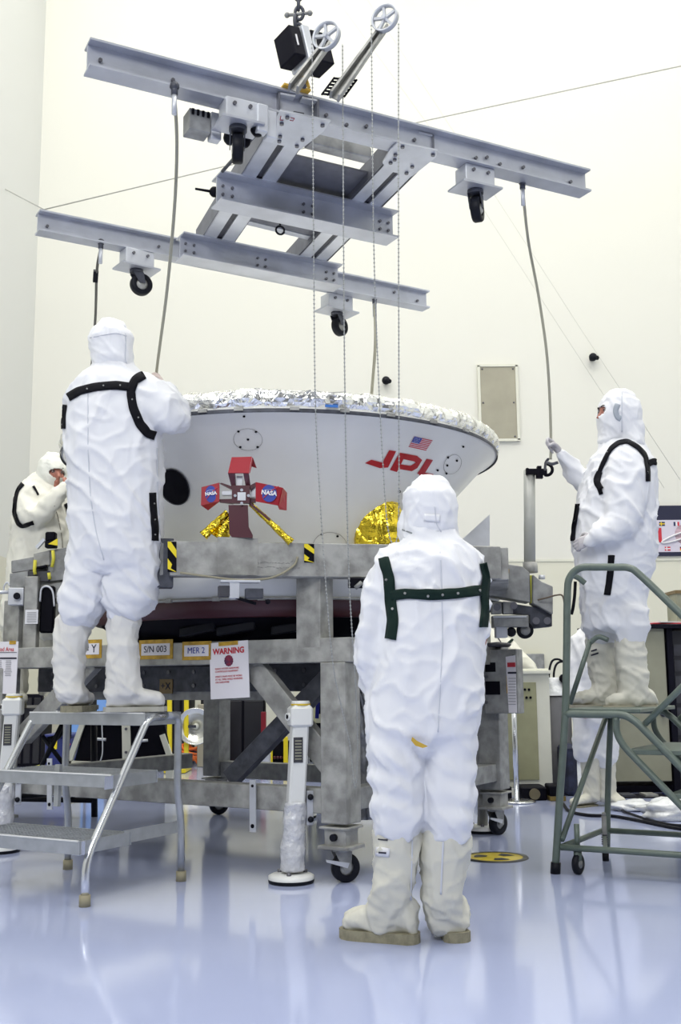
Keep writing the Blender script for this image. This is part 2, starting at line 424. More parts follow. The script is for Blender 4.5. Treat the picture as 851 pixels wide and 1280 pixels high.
ZBOT = ZF - BH          # underside of the long beams
def cross(e0l, e0r, e1l, e1r, name='cross_member'):
    "double channel with a slot, bottom face at ZBOT; pixel edges at both ends"
    p = [Z(*e, ZBOT) for e in (e0l, e0r, e1l, e1r)]
    a = (p[0] + p[1]) / 2; b = (p[2] + p[3]) / 2
    d = (b - a).normalized(); side = d.cross(UP).normalized()
    w = ((p[0] - p[1]).dot(side).__abs__() + (p[2] - p[3]).dot(side).__abs__()) / 2
    hh = 0.11; m = MB()
    for s in (-1, 1):
        o = side * s * (w / 4 + .006)
        m.bar(a + o + UP * .005, b + o + UP * .005, w / 2 - .022, .010)
        web = MB().bar(a + side * s * (w / 2 - .006) + UP * hh / 2, b + side * s * (w / 2 - .006) + UP * hh / 2, .010, hh).build('side_web', mat('web_shade_grey', (.15, .155, .18), .5, .2, var=.2), frame)  # side webs coloured darker than the plates: their shade is in the colour
        m.bar(a + o + UP * (hh - .005), b + o + UP * (hh - .005), w / 2 - .022, .010)
    m.build(name, alul, frame)
    MB().bar(a + UP * .02, b + UP * .02, .05, .02).build('slot_liner', darkg, frame)
    return a, b, d, side, w
CL = cross((347, 145), (400, 150), (242, 312), (288, 312))
CR = cross((492, 190), (548, 190), (346, 348), (388, 348))
def on(px, py, z=ZBOT): return Z(px, py, z)
# gusset plates and bolts
bolt_n = [0]
bolt_me = None
def bolt(p, n=V((0, 0, -1)), r=.010, h=.012, m=boltm, parent=None):
    p = V(p); n = V(n).normalized()
    MB().tube([p, p + n * h], r, 6).build('bolt', m, parent or frame)
def gusset(pts, bolts):
    g = [on(x, y) - UP * .002 for x, y in pts]
    MB().poly(g, .009).build('gusset_plate', alul, frame) if (g[1] - g[0]).cross(g[2] - g[1]).z < 0 else MB().poly(g[::-1], .009).build('gusset_plate', alul, frame)
    for x, y in bolts: bolt(on(x, y) - UP * .009)
gusset([(350, 136), (413, 149), (404, 162), (376, 184), (341, 177), (339, 154)], [(359, 143), (352, 151), (350, 167), (403, 153), (378, 171), (371, 179), (349, 173)])
gusset([(497, 176), (547, 186), (545, 194), (515, 218), (484, 211), (478, 201), (487, 185)], [(503, 180), (494, 190), (488, 200), (541, 190), (515, 205), (508, 213), (493, 196)])
def trans(p0, p1, h, w, name, z=None, m=alu):
    "transverse beam under the cross members: near-top pixel edges"
    z = ZBOT if z is None else z
    a, b = Z(*p0, z), Z(*p1, z); d = (b - a).normalized(); n = away(d)
    a2, b2 = a + n * w / 2 - UP * h / 2, b + n * w / 2 - UP * h / 2
    MB().prof(ibeam_prof(w, h, .009, .009), a2, b2).build(name, m, frame)
    return a2, b2, d, n
for pts in ([(351, 142), (350, 147), (354, 147)], [(363, 144), (368, 145), (366, 148), (362, 147)]):
    MB().tube([on(x, y) - UP * .0125 for x, y in pts], .0016, 5).build('red_marking', redt, frame)
T1 = trans((277, 212), (498, 263), .155, .135, 'transverse_beam')
T2 = trans((230, 289), (428, 330), .140, .125, 'transverse_beam')
for (a2, b2, d, n), w, h in ((T1, .135, .155), (T2, .125, .14)):
    f = -n * .006
    for s in (.03, .08, .47, .52, .92, .97):
        for q in (.022, -.022):
            bolt(a2.lerp(b2, s) + f + UP * q, -n, .008, .008)
# upper webs seen between the cross members
for pts in (((368, 192), (492, 222), (452, 268), (322, 232)), ((322, 246), (420, 272), (400, 300), (303, 276))):
    q = [on(x, y, ZBOT + .05) for x, y in pts]
    if (q[1] - q[0]).cross(q[2] - q[1]).z > 0: q = q[::-1]
    MB().poly(q, .012).build('inner_panel', MATS['web_shade_grey'], frame)
    a, b = on(*pts[3], ZBOT + .04), on(*pts[2], ZBOT + .04)
    MB().bar(a, b, .05, .012).build('panel_flange', alul, frame)
# cast bracket behind the cross members
a, b = on(380, 186, ZBOT + .03), on(456, 205, ZBOT + .03)
n = away((b - a).normalized())
m = MB().poly([a, b, b + UP * .05, b - (b - a) * .1 + UP * .09, a + (b - a) * .62 + UP * .09, a + (b - a) * .5 + UP * .15, a + UP * .13], .07)
m.build('cast_bracket', aluw, frame, .004)
for s in (.12, .3, .5, .8, .92): bolt(a.lerp(b, s) + UP * .035 - n * .004, -n, .009, .008)
# splice plates on the far beam
for (x0_, x1_) in ((225, 290), (296, 338)):
    m = MB().bar(PL(x0_, 318 + (x0_ - 225) * .22, cB0 - nB * .055, dB), PL(x1_, 318 + (x1_ - 225) * .22, cB0 - nB * .055, dB), .008, .05); m.build('splice_plate', alul, frame)
# bolts on the long beams (web side)
for c0, c1, n, w, ss in ((cA0, cA1, nA, .012, [.02, .14, .42, .46, .50, .60, .735, .76, .79, .845, .96]), (cB0, cB1, nB, .012, [.02, .27, .9, .97])):
    for s in ss: bolt(c0.lerp(c1, s) - n * .006 + UP * random.uniform(-.02, .02), -n, .009, .012)
# casters under the long beams
def hang_caster(bx0, bx1, by, wx, wy, yaw, cb, n):
    "housing block bolted under a beam, with plate, fork and wheel"
    a = Z(bx0, by, ZBOT); b = Z(bx1, by + (bx1 - bx0) * .24, ZBOT)
    c = (a + b) / 2; w = (b - a).length; d = (b - a).normalized(); nn = away(d); c = c + nn * .05
    hb = .10
    hsg = MB().box(c - UP * hb / 2, (w, .10, hb), (d, nn, UP)).build('caster_housing', alul, frame, .003)
    MB().box(c - UP * (hb + .005), (w * 1.35, .15, .010), (d, nn, UP)).build('caster_plate', alu, hsg)
    for s in (-.25, .25): MB().tube([c + d * w * s - nn * .05 - UP * .03, c + d * w * s - nn * .062 - UP * .03], .009, 6).build('bolt', boltm, hsg)
    ax = V((cos(yaw), sin(yaw), 0)); fw = V((-sin(yaw), cos(yaw), 0))
    r = .066; wc = c - UP * (hb + .03 + r) + fw * .03
    MB().lathe(wc, [(r * .55, -.022), (r * .92, -.024), (r, -.016), (r, .016), (r * .92, .024), (r * .55, .022)], 28, (fw, UP, ax)).build('wheel', rubber, frame)
    MB().lathe(wc, [(.0001, -.026), (.02, -.026), (.03, -.014), (r * .56, -.014), (r * .56, .014), (.03, .014), (.02, .026), (.0001, .026)], 20, (fw, UP, ax)).build('hub', aluw, frame)
    m = MB().cyl(c - UP * (hb + .01), c - UP * (hb + .03), .04)
    for s in (-1, 1): m.poly([c - UP * (hb + .03) + ax * s * .032 - fw * .03, c - UP * (hb + .03) + ax * s * .032 + fw * .035, wc + ax * s * .032 + fw * .018, wc + ax * s * .032 - fw * .018], .004)
    m.build('fork', alud, frame)
hang_caster(582, 618, 203, 596, 252, radians(-20), cA0, nA)
hang_caster(158, 193, 308, 179, 352, radians(-62), cB0, nB)
hang_caster(411, 441, 365, 420, 400, radians(-38), cB0, nB)
hang_caster(283, 322, 119, 276, 170, radians(8), cA0, nA)
# control gear beside the left caster
c = Z(250, 138, ZBOT - .02); 
gb = MB().box(c - UP * .05 + nA * .04, (.10, .09, .10), (dA, nA, UP)).build('gear_box', aluw2, frame, .003)
m = MB()
for i in range(4): m.bar(c + dA * (-.036 + i * .024) - nA * .008 - UP * .005, c + dA * (-.036 + i * .024) - nA * .008 - UP * .030, .010, .012, nA)
m.build('cooling_slots', blackm, gb)
for (px, py, r_, nm, mm) in ((287, 172, .03, 'clamp_knob', rubber), (322, 160, .035, 'clamp_knob', rubber), (306, 176, .028, 'clamp_knob', blackm)):
    q = Z(px, py, ZBOT - .10); MB().ball(q, r_, 12, (1, 1, 1.2)).tube([q, q + UP * .09], .012, 8).build(nm, mm, frame)
for (px, py) in ((268, 160), (326, 150), (337, 158)):
    q = Z(px, py, ZBOT - .07); MB().box(q, (.05, .05, .13), (dA, nA, UP)).build('clamp_bracket', alul, frame, .004)
q = Z(300, 205, ZBOT - .05); MB().tube([Z(322, 165, ZBOT - .03), Z(278, 214, ZBOT - .03)], .009, 8).build('push_rod', alud, frame)
# black lever on the end of the middle beam
q = Z(268, 240, ZBOT - .06); MB().ball(q, .028, 10).tube([q, Z(244, 236, ZBOT - .06)], [.008, .006], 8).build('lever', blackm, frame)
# small hanging eye
q = Z(350, 282, ZBOT - .02); MB().tube([q + UP * .03, q], .006, 6).tube(arc(q - UP * .028, .024, 0, 2 * pi * .97, 16, V((.6, .2, 0)).normalized()), .006, 6).build('hanging_eye', rubber, frame)
# pulley arms with spoked wheels
def pulley(b0, px1, py1, rpx, Yb, Yt):
    a = P(*b0, Yb); b = P(px1, py1, Yt); r = rpx * mpp(b)
    d = (b - a).normalized(); s = d.cross(V((0, 1, 0))).normalized(); arm = MB()
    for k in (-.019, .019): arm.bar(a + s * k + V((0, .03, 0)), b + s * k * .6 + V((0, .06, 0)), .010, .04, V((0, 1, 0)))
    arm.bar(a + V((0, .05, 0)), b + V((0, .08, 0)), .036, .006, V((0, 1, 0)))
    arm.build('pulley_arm', aluw, frame)
    X = V((cos(.5), -sin(.5), 0)); 
    ax = (X, V((0, 0, 1)), X.cross(V((0, 0, 1))).normalized())
    c = b
    wl = MB().lathe(c, [(r * .84, -.010), (r * .96, -.014), (r, -.012), (r * .95, 0), (r, .012), (r * .96, .014), (r * .84, .010), (r * .84, -.010)], 36, ax)
    wl.tube([c - ax[2] * .02, c + ax[2] * .02], r * .16, 12)
    for k in range(5):
        t_ = 2 * pi * k / 5 + .4; e = ax[0] * cos(t_) + ax[1] * sin(t_)
        wl.bar(c + e * r * .1, c + e * r * .88, .012, .014, ax[2])
    wl.build('pulley_wheel', alul, frame)
    return c, r
pulley((366, 106), 408, 45, 19, 4.30, 4.45)
pulley((418, 116), 481, 23, 18, 4.30, 4.45)
for px, py in ((361, 106), (383, 111)):
    q = Z(px, py, ZF + .006); MB().box(q + nA * .02, (.045, .04, .010), (dA, nA, UP)).build('yellow_tape', ochre, frame, label='strip of yellow tape')
q = P(424, 109, 4.42)
m = MB(); gx = V((.86, 0, -.1)).normalized(); gy = V((.35, 0, .5)).normalized()
for i in range(6): m.bar(q - gx * .05 + gy * (-.045 + i * .018), q + gx * .05 + gy * (-.045 + i * .018), .006, .009, V((0, 1, 0)))
for i in range(5): m.bar(q - gy * .05 + gx * (-.05 + i * .025), q + gy * .05 + gx * (-.05 + i * .025), .006, .008, V((0, 1, 0)))
m.build('grille_plate', blackm, frame)
MB().tube(smooth_path([P(379, 96, 4.4), P(383, 101, 4.4), P(386, 110, 4.4)]), .008, 6).build('brass_hook', ochre, frame)

# ---- crane load cell (black block with strap) and its chain
YB = 4.75
blk = thing('load_cell_block', 'black box-shaped crane load cell hanging above the frame', 'load cell', P(378, 90, YB))
c = P(378, 64, YB); yaw = radians(38)
bx = V((cos(yaw), sin(yaw), 0)); by = V((-sin(yaw), cos(yaw), 0))
rl = Matrix.Rotation(radians(-12), 3, V((0, 1, 0)))
bx, by, bz = rl @ bx, rl @ by, rl @ UP
MB().box(c - bx * .075, (.07, .13, .155), (bx, by, bz)).build('housing_half', blackp, blk, .006)
MB().box(c + bx * .075, (.11, .13, .165), (bx, by, bz)).build('housing_half', blackp, blk, .006)
MB().box(c - bx * .012, (.045, .145, .18), (bx, by, bz)).build('metal_strap', alul, blk, .004, label='bright metal strap')
MB().box(c - bx * .080 - by * .067, (.008, .004, .055), (bx, by, bz)).build('label_mark', tapew, blk)
m = MB()
top = c + bz * .09
for i, (dx, dz) in enumerate(((0, .02), (-.012, .065), (.004, .11))):
    ctr = top + V((dx, 0, dz)); X_ = V((1, 0, 0)) if i % 2 == 0 else V((.3, .95, 0)).normalized()
    m.tube([ctr + X_ * (.020 * cos(a)) + UP * (.034 * sin(a)) for a in [2 * pi * k / 18 for k in range(18)]], .0085, 8, closed=True)
m.build('shackle_chain', alud, blk)
ch = MB()
for i in range(9):
    ctr = top + V((.0, 0, .16 + i * .05)); X_ = V((1, 0, 0)) if i % 2 else V((0, 1, 0))
    ch.tube([ctr + X_ * (.018 * cos(a)) + UP * (.033 * sin(a)) for a in [2 * pi * k / 16 for k in range(16)]], .008, 8, closed=True)
tag(ch.build('crane_chain', alud), 'steel chain running up from the black load cell', 'chain')
MB().tube([top + V((-.05, 0, .10)), top + V((.05, 0, .11))], .008, 8).ball(top + V((-.055, 0, .10)), .014, 8).ball(top + V((.055, 0, .11)), .014, 8).build('shackle_pin', aluw2, blk)
MB().tube([c - bz * .08, Z(380, 108, ZF)], .012, 8).build('lifting_pin', alud, blk)

# ---- hand chains over the pulleys
def bead_chain(pts, lab, r=.0052):
    path = smooth_path(pts, 16); m = MB().tube(path, r * .45, 4)
    L = 0; nxt = 0
    for i in range(len(path) - 1):
        d = path[i + 1] - path[i]; l = d.length
        while nxt < L + l:
            p = path[i] + d * ((nxt - L) / l)
            m.add([p + V(v) * r for v in ((1, 0, 0), (-1, 0, 0), (0, 1, 0), (0, -1, 0), (0, 0, 1.2), (0, 0, -1.2))],
                  [(0, 2, 4), (2, 1, 4), (1, 3, 4), (3, 0, 4), (2, 0, 5), (1, 2, 5), (3, 1, 5), (0, 3, 5)], True)
            nxt += .018
        L += l
    tag(m.build('bead_chain', ropew), lab, 'chain', 'bead chains hanging from the pulleys')
YC = 4.40
bead_chain([P(390, 55, YC), P(392, 300, YC + .1), P(394, 500, 4.7), P(401, 640, 4.8), P(408, 740, 4.85), P(416, 830, 5.0), P(428, 890, 5.2), P(437, 930, 5.3), P(444, 985, 5.35), P(447, 930, 5.3), P(444, 850, 5.1), P(437, 740, 4.9), P(433, 600, 4.75), P(430, 400, 4.55), P(428, 55, YC)],
    'left loop of bead chain from the lower pulley down past the table leg')
bead_chain([P(464, 32, YC), P(467, 300, YC + .1), P(472, 450, 4.8), P(478, 570, 4.9), P(484, 655, 4.95), P(492, 680, 4.95), P(498, 650, 4.95), P(498.5, 500, 4.8), P(498, 300, YC + .1), P(498, 30, YC)],
    'right loop of bead chain from the upper pulley down towards the gold foil')
# ---- tag lines
def rope(pts, lab, r=.008, m=None, hook=True):
    path = smooth_path(pts, 8)
    t = thing('tag_line', lab, 'rope', path[0], 'tag lines hung from the lifting frame')
    MB().tube(path, r, 8).build('rope', m or ropem, t)
    if hook:
        p = path[0]; MB().tube([p + UP * .035, p - UP * .01], .015, 8).ball(p + UP * .03, .022, 10).build('shackle', alud, t)
        MB().tube([p - UP * .01, p - UP * .10], r * 1.4, 8).build('sleeve', alul, t)
    return t
YR1 = Z(218, 116, ZBOT - .03)
rope([YR1, P(221, 180, 4.75), P(218, 260, 4.95), P(209, 360, 5.3), P(200, 430, 5.6), P(195, 472, 5.78), P(193, 520, 5.80)], 'tag line held up by the tall worker on the aluminium steps')
tr = rope([Z(126, 309, ZBOT - .02), P(121, 340, 6.3), P(119, 400, 6.8), P(112, 480, 7.1), P(98, 560, 7.3), P(89, 606, 7.38), P(86, 640, 7.40)], 'tag line ending behind the head of the tall worker', .0085, mat('dark_rope', (.10, .10, .09), .7))
MB().bar(P(119, 352, 6.35), P(120, 338, 6.3), .03, .03).build('clip', rubber, tr)
rope([Z(653, 234, ZBOT - .02), P(660, 300, 5.75), P(673, 370, 5.9), P(683, 440, 6.0), P(687, 500, 6.1), P(688.5, 552, 6.15), P(688, 574, 6.15)], 'tag line held by the worker on the green stair')
rope([Z(468, 378, ZBOT - .02), P(469, 430, 6.9), P(464, 500, 6.9), P(462, 560, 6.95)], 'short thick tag line dropping behind the shell edge', .010)
# ================================================================ SPACECRAFT SHELL
SC = V((-.388, 7.0, 0)); RS = 1.41; ZR = 2.435
shell = thing('spacecraft_shell', 'large white conical spacecraft shell with foil-wrapped upper rim', 'spacecraft', (SC.x, SC.y, 1.3))
cone = MB().lathe(SC, [(.0001, 1.56), (.62, 1.56), (.70, 1.62), (1.0, 2.02), (RS - .07, ZR - .055), (RS - .02, ZR - .03), (RS, ZR - .015), (RS, ZR + .0), (RS - .05, ZR + .02), (RS - .3, ZR + .04), (.0001, ZR + .08)], 128)
cone_o = cone.build('backshell_cone', shellm, shell)
bvh_shell = BVHTree.FromPolygons([V(v) for v in cone.v], cone.f)
MB().lathe(SC, [(RS - .03, ZR - .037), (RS + .006, ZR - .027), (RS + .008, ZR - .012), (RS + .003, ZR - .004)][1:], 128).build('rim_edge', alud, shell)
# crinkled foil blanket round the rim
fm = MB(); ns, nr = 420, 16; vs = []
for i in range(ns):
    a = 2 * pi * i / ns
    for k in range(nr):
        t_ = 2 * pi * k / nr
        p = V((cos(a), sin(a), 0))
        q = SC + p * (RS - .040 + .052 * cos(t_)) + UP * (ZR + .050 + .055 * sin(t_))
        nn_ = p * cos(t_) + UP * sin(t_)
        d = .012 * noise.noise(q * 9) + .008 * abs(noise.noise(q * 22)) + .003 * noise.noise(q * 60)
        vs.append(q + nn_ * d)
fs = [(i * nr + k, i * nr + (k + 1) % nr, ((i + 1) % ns) * nr + (k + 1) % nr, ((i + 1) % ns) * nr + k) for i in range(ns) for k in range(nr)]
fm.add(vs, fs, False); fm.build('foil_blanket', silver, shell, label='crinkled silver foil blanket')
# small clips along the rim
for a in [-118, -104, -96, -84, -73, -62, -50, -38]:
    a = radians(a); p = SC + V((cos(a), sin(a), 0)) * (RS + .012) + UP * (ZR - .008)
    MB().box(p, (.05, .012, .018), (V((-sin(a), cos(a), 0)), V((cos(a), sin(a), 0)), UP)).build('rim_clip', aluw, shell)
a = radians(-76); p = SC + V((cos(a), sin(a), 0)) * (RS + .016) + UP * (ZR + .012)
MB().box(p, (.07, .006, .014), (V((-sin(a), cos(a), 0)), V((cos(a), sin(a), 0)), UP)).build('blue_tag', mat('blue_tape', (.05, .2, .6), .5), shell)

def hit(px, py, bvh=bvh_shell, dflt=None):
    r = ray(px, py).normalized(); loc, nor, idx, d = bvh.ray_cast(CAM, r)
    if loc is None: return None, None
    if nor.dot(r) > 0: nor = -nor
    return loc, nor
def decal(px_pts, m, name, parent, bvh=bvh_shell, off=.004, sub=3, back=True):
    "polygon strip (4 corners) laid on a surface, subdivided"
    a, b, c, d = [V((x, y, 0)) for x, y in px_pts]; vs = []; n = sub
    for i in range(n + 1):
        for j in range(n + 1):
            u, v = i / n, j / n
            q = (a * (1 - u) + b * u) * (1 - v) + (d * (1 - u) + c * u) * v
            l, no = hit(q.x, q.y, bvh)
            if l is None: return None
            vs.append(l + no * off)
    fs = [(i * (n + 1) + j, (i + 1) * (n + 1) + j, (i + 1) * (n + 1) + j + 1, i * (n + 1) + j + 1) for i in range(n) for j in range(n)]
    return vs, fs
def decals(quads, m, name, parent, off=.004, sub=3, label=None):
    mb = MB()
    for q in quads:
        r = decal(q, m, name, parent, off=off, sub=sub)
        if r: mb.add(*r)
    if not mb.v: return
    o = mb.build(name, m, parent, label=label)
    md = o.modifiers.new('thick', 'SOLIDIFY'); md.thickness = .002; md.offset = 0
    return o
# lettering painted on the cone
decals([[(456, 578.5), (464, 574.3), (478, 578), (474, 584.6)], [(486, 562.5), (494.5, 563.7), (484.5, 583.8), (474, 584.6)]], redl, 'letter_j', shell, label='red letter J')
decals([[(499, 565.5), (507, 567), (495.5, 589.5), (487, 587)], [(505, 566.5), (521, 569.5), (518, 576.5), (502, 573)],
        [(521, 569.5), (527, 574.5), (519.5, 578), (517, 576.2)], [(527, 574.5), (521, 584.5), (513.5, 581.5), (519.5, 578)],
        [(521, 584.5), (514, 588.5), (511, 582), (513.5, 581.5)], [(497, 579.5), (513, 582), (514, 588.5), (497, 585.5)]], redl, 'letter_p', shell, label='red letter P')
decals([[(533, 573.3), (540.5, 574.6), (530.5, 590.5), (521, 592)], [(521.5, 588.5), (530, 590.2), (541, 592.3), (541, 594.8)], [(521, 590), (541, 592.8), (540, 595.2), (525, 595)]], redl, 'letter_l', shell, label='red letter L')
# flag
FA, FB_, FC, FD = V((517.5, 545, 0)), V((540, 550, 0)), V((531.7, 562.6, 0)), V((510, 557.8, 0))
def fq(u0, v0, u1, v1):
    f = lambda u, v: ((FA * (1 - u) + FB_ * u) * (1 - v) + (FD * (1 - u) + FC * u) * v)
    return [tuple(f(u, v)[:2]) for u, v in ((u0, v0), (u1, v0), (u1, v1), (u0, v1))]
decals([fq(0, 0, 1, 1)], tapew, 'flag_field', shell, off=.003, label='small stars-and-stripes flag')
decals([fq(0, i / 13, 1, (i + 1) / 13) for i in range(0, 13, 2)], redt, 'flag_stripes', shell, off=.005, sub=2)
decals([fq(0, 0, .42, 7 / 13)], blue, 'flag_canton', shell, off=.0065, sub=2)
decals([fq((c_ + .5 + (r_ % 2) * .5) * .065, (r_ + .6) * .1, (c_ + .5 + (r_ % 2) * .5) * .065 + .018, (r_ + .6) * .1 + .028) for r_ in range(5) for c_ in range(5)], tapew, 'flag_stars', shell, off=.008, sub=1)
# round ports
def disc(px, py, rx, ry, rot, m, name, ring=False, off=.004, w=1.0, a0=0, a1=2 * pi):
    mb = MB(); n = 36; pts = []
    l0, n0 = hit(px, py)
    for i in range(n + 1):
        t_ = a0 + (a1 - a0) * i / n; x = rx * cos(t_); y = ry * sin(t_)
        q = (px + x * cos(rot) - y * sin(rot), py + x * sin(rot) + y * cos(rot))
        l, nn_ = hit(*q)
        if l is None: continue
        pts.append(l + nn_ * off)
    if ring: mb.tube(pts, .0012 * w, 4, cap=False)
    else:
        mb.add([l0 + n0 * (off + .006)] + pts[:-1], [(0, i + 1, (i + 1) % (len(pts) - 1) + 1) for i in range(len(pts) - 1)])
    return mb.build(name, m, shell)
disc(218, 608, 17, 23, radians(-28), blackm, 'access_port', off=.006)
disc(218, 608, 17.6, 23.6, radians(-28), alud, 'port_ring', True, .006, 2.5)
lnm = mat('thin_line', (.16, .14, .13), .6)
disc(310, 549, 18, 13.5, .08, lnm, 'hatch_outline', True, w=.8)
for x, y in ((298, 539), (320, 539.5), (310, 549), (300.5, 558.5), (322, 558.5), (305, 520)):
    disc(x, y, 1.7, 1.4, 0, blackm, 'fastener')
disc(565, 580, 10, 13, radians(35), lnm, 'hatch_outline', True, w=.8)
for x, y in ((559.5, 571.5), (570.5, 575.5), (558.5, 581.5), (546.5, 587.5), (557.5, 591.5), (578.5, 558)):
    disc(x, y, 1.4, 1.4, 0, blackm, 'fastener')
disc(412, 682, 21, 17, 0, lnm, 'hatch_outline', True, w=.9)
for x, y in ((402, 667.5), (421.5, 670)): disc(x, y, 1.6, 1.4, 0, blackm, 'fastener')
disc(499, 614, 1.6, 1.6, 0, blackm, 'fastener')

# gold foil dome fixed to the cone
dc = hit(473, 664)[0] - V((0, .03, -.012)); rr = 33.5 * mpp(dc)
mb = MB(); ns, nr = 64, 30; vs = []
for j in range(nr + 1):
    t_ = pi * j / nr
    for i in range(ns):
        a = 2 * pi * i / ns
        v = V((sin(t_) * cos(a) * 1.0, sin(t_) * sin(a) * .75, cos(t_) * 1.38))
        f = 1 + .05 * noise.noise(v * 1.8) + .07 * abs(noise.noise(V((a * 2.2, t_ * .8, 1)))) + .03 * noise.noise(v * 6)
        v = v * f
        if v.z > .98: v.z = .98 + (v.z - .98) * .45
        vs.append(dc + v * rr)
mb.add(vs, [(j * ns + i, j * ns + (i + 1) % ns, (j + 1) * ns + (i + 1) % ns, (j + 1) * ns + i) for j in range(nr) for i in range(ns)], False)
mb.build('gold_foil_cover', gold, shell, label='crumpled gold foil dome')

# lower ring hanging in the fixture
RL = 1.19; YN = SC.y - RL
za_, zb_, zc_ = P(300, 700, YN).z, P(300, 746, YN).z, P(300, 770, YN).z
MB().lathe(SC, [(.7, za_ + .01), (RL - .02, za_ + .01), (RL, za_), (RL, zb_), (RL - .02, zb_ - .002)], 128).build('lower_ring', white, shell)
MB().lathe(SC, [(RL - .03, zb_ + .002), (RL + .006, zb_ - .002), (RL + .006, zb_ - .014), (RL - .03, zb_ - .016)], 128).build('ring_lip', aluw, shell)
MB().lathe(SC, [(RL - .02, zb_ - .01), (RL - .02, zc_), (RL - .06, zc_ - .005)], 128).build('maroon_band', maroon, shell, label='dark maroon band')
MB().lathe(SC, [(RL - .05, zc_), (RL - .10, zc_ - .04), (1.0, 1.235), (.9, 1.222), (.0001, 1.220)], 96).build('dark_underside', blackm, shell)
for a in (-118, -104, -92, -76):
    a = radians(a); p = SC + V((cos(a), sin(a), 0)) * (RL + .005)
    MB().box(p + UP * (zb_ - .010), (.04, .02, .02), (V((-sin(a), cos(a), 0)), V((cos(a), sin(a), 0)), UP)).build('ring_fitting', aluw, shell)
for a in (-112, -100, -84):
    a = radians(a); p = SC + V((cos(a), sin(a), 0)) * (RL - .14)
    MB().box(p + UP * (zc_ - .06), (.22, .10, .05), (V((-sin(a), cos(a), .15)).normalized(), V((cos(a), sin(a), 0)), UP)).build('underside_fitting', rubber, shell, .006)

# ================================================================ TRANSPORT TABLE
O = V((-.01, 5.62, 0)); ta = V((-.85, .527, 0)).normalized(); tb = V((.527, .85, 0)).normalized()
LA_, LB_ = 2.30, 1.90
table = thing('transport_table', 'worn aluminium transport table with braced legs on casters', 'transport table', (O + ta * LA_ / 2 + tb * LB_ / 2))
ZT = 1.215; BHt = .125; BWt = .13
corners = {'FR': O, 'FL': O + ta * 2.52, 'BR': O + tb * LB_, 'BL': O + ta * LA_ + tb * LB_}
zc = ZT - BHt / 2
MB().bar(O - ta * .1 + UP * zc, O + ta * (LA_ + .1) + UP * zc, BWt, BHt).build('top_beam', aluw, table, .004)
MB().bar(corners['BR'] - ta * .1 + UP * zc, corners['BL'] + ta * .1 + UP * zc, BWt, BHt).build('top_beam', aluw, table, .004)
for c in ('FR', 'FL'):
    MB().bar(corners[c] + tb * .066 + UP * zc, corners[c] + tb * (LB_ - .066) + UP * zc, BWt, BHt).build('side_beam', aluw, table, .004)
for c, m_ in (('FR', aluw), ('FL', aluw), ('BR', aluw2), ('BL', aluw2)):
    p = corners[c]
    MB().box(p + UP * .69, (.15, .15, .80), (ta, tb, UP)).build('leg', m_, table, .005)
    ft = MB().box(p + UP * .27, (.165, .165, .012), (ta, tb, UP)).box(p + UP * .225, (.125, .125, .09), (ta, tb, UP)).box(p + UP * .175, (.175, .175, .018), (ta, tb, UP)).build('leg_foot', aluw, table, .003)
    MB().tube([p - tb * .06 + UP * .225, p - tb * .085 + UP * .225], .018, 10).build('foot_knob', rubber, ft)
    yaw = {'FR': .35, 'FL': .4, 'BR': .75, 'BL': .3}[c]
    ax = V((sin(yaw), -cos(yaw), 0)); fw = V((cos(yaw), sin(yaw), 0))
    r = .072; wc = p + UP * r + fw * .02
    MB().lathe(wc, [(r * .5, -.022), (r * .93, -.024), (r, -.017), (r, .017), (r * .93, .024), (r * .5, .022)], 32, (fw, UP, ax)).build('caster_wheel', rubber, table)
    MB().lathe(wc, [(.0001, -.028), (.018, -.028), (.028, -.016), (r * .52, -.016), (r * .52, .016), (.028, .016), (.018, .028), (.0001, .028)], 24, (fw, UP, ax)).build('caster_hub', aluw2, table)
    fk = MB().cyl(p + UP * .168, p + UP * .150, .045)
    for s in (-1, 1): fk.poly([p + UP * .152 + ax * s * .034 - fw * .045, p + UP * .152 + ax * s * .034 + fw * .045, wc + ax * s * .034 + fw * .018 - UP * .01, wc + ax * s * .034 - fw * .018 - UP * .01], .005)
    fk.build('caster_fork', aluw2, table)
    MB().poly([wc + ax * .036 + UP * .0, wc + ax * .036 - fw * .11 + UP * .035, wc + ax * .036 - fw * .115 + UP * .048, wc + ax * .036 + fw * .01 + UP * .025], .008).build('brake_lever', alul, table)
# lower rails
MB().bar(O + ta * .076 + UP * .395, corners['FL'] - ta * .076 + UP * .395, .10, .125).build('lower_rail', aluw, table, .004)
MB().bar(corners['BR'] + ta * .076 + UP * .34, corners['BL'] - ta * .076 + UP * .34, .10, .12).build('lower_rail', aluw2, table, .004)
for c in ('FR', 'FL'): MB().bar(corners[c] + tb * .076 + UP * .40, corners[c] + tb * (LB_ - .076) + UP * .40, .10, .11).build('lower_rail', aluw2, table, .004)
# diagonal braces in the front face
def tf(px, py, off=0.0): return PL(px, py, O - tb * off, ta)
def brace(p, q, w, off, m_, d0=O, parent=None):
    a = PL(*p, d0 - tb * off, ta); b = PL(*q, d0 - tb * off, ta)
    MB().bar(a, b, .06, w, tb.cross((b - a).normalized())).build('diagonal_brace', m_, table, .003)
brace((306, 818), (424, 968), .125, .0, aluw)
brace((118, 826), (30, 920), .12, .0, aluw)
brace((425, 832), (288, 974), .10, -.16, alud)
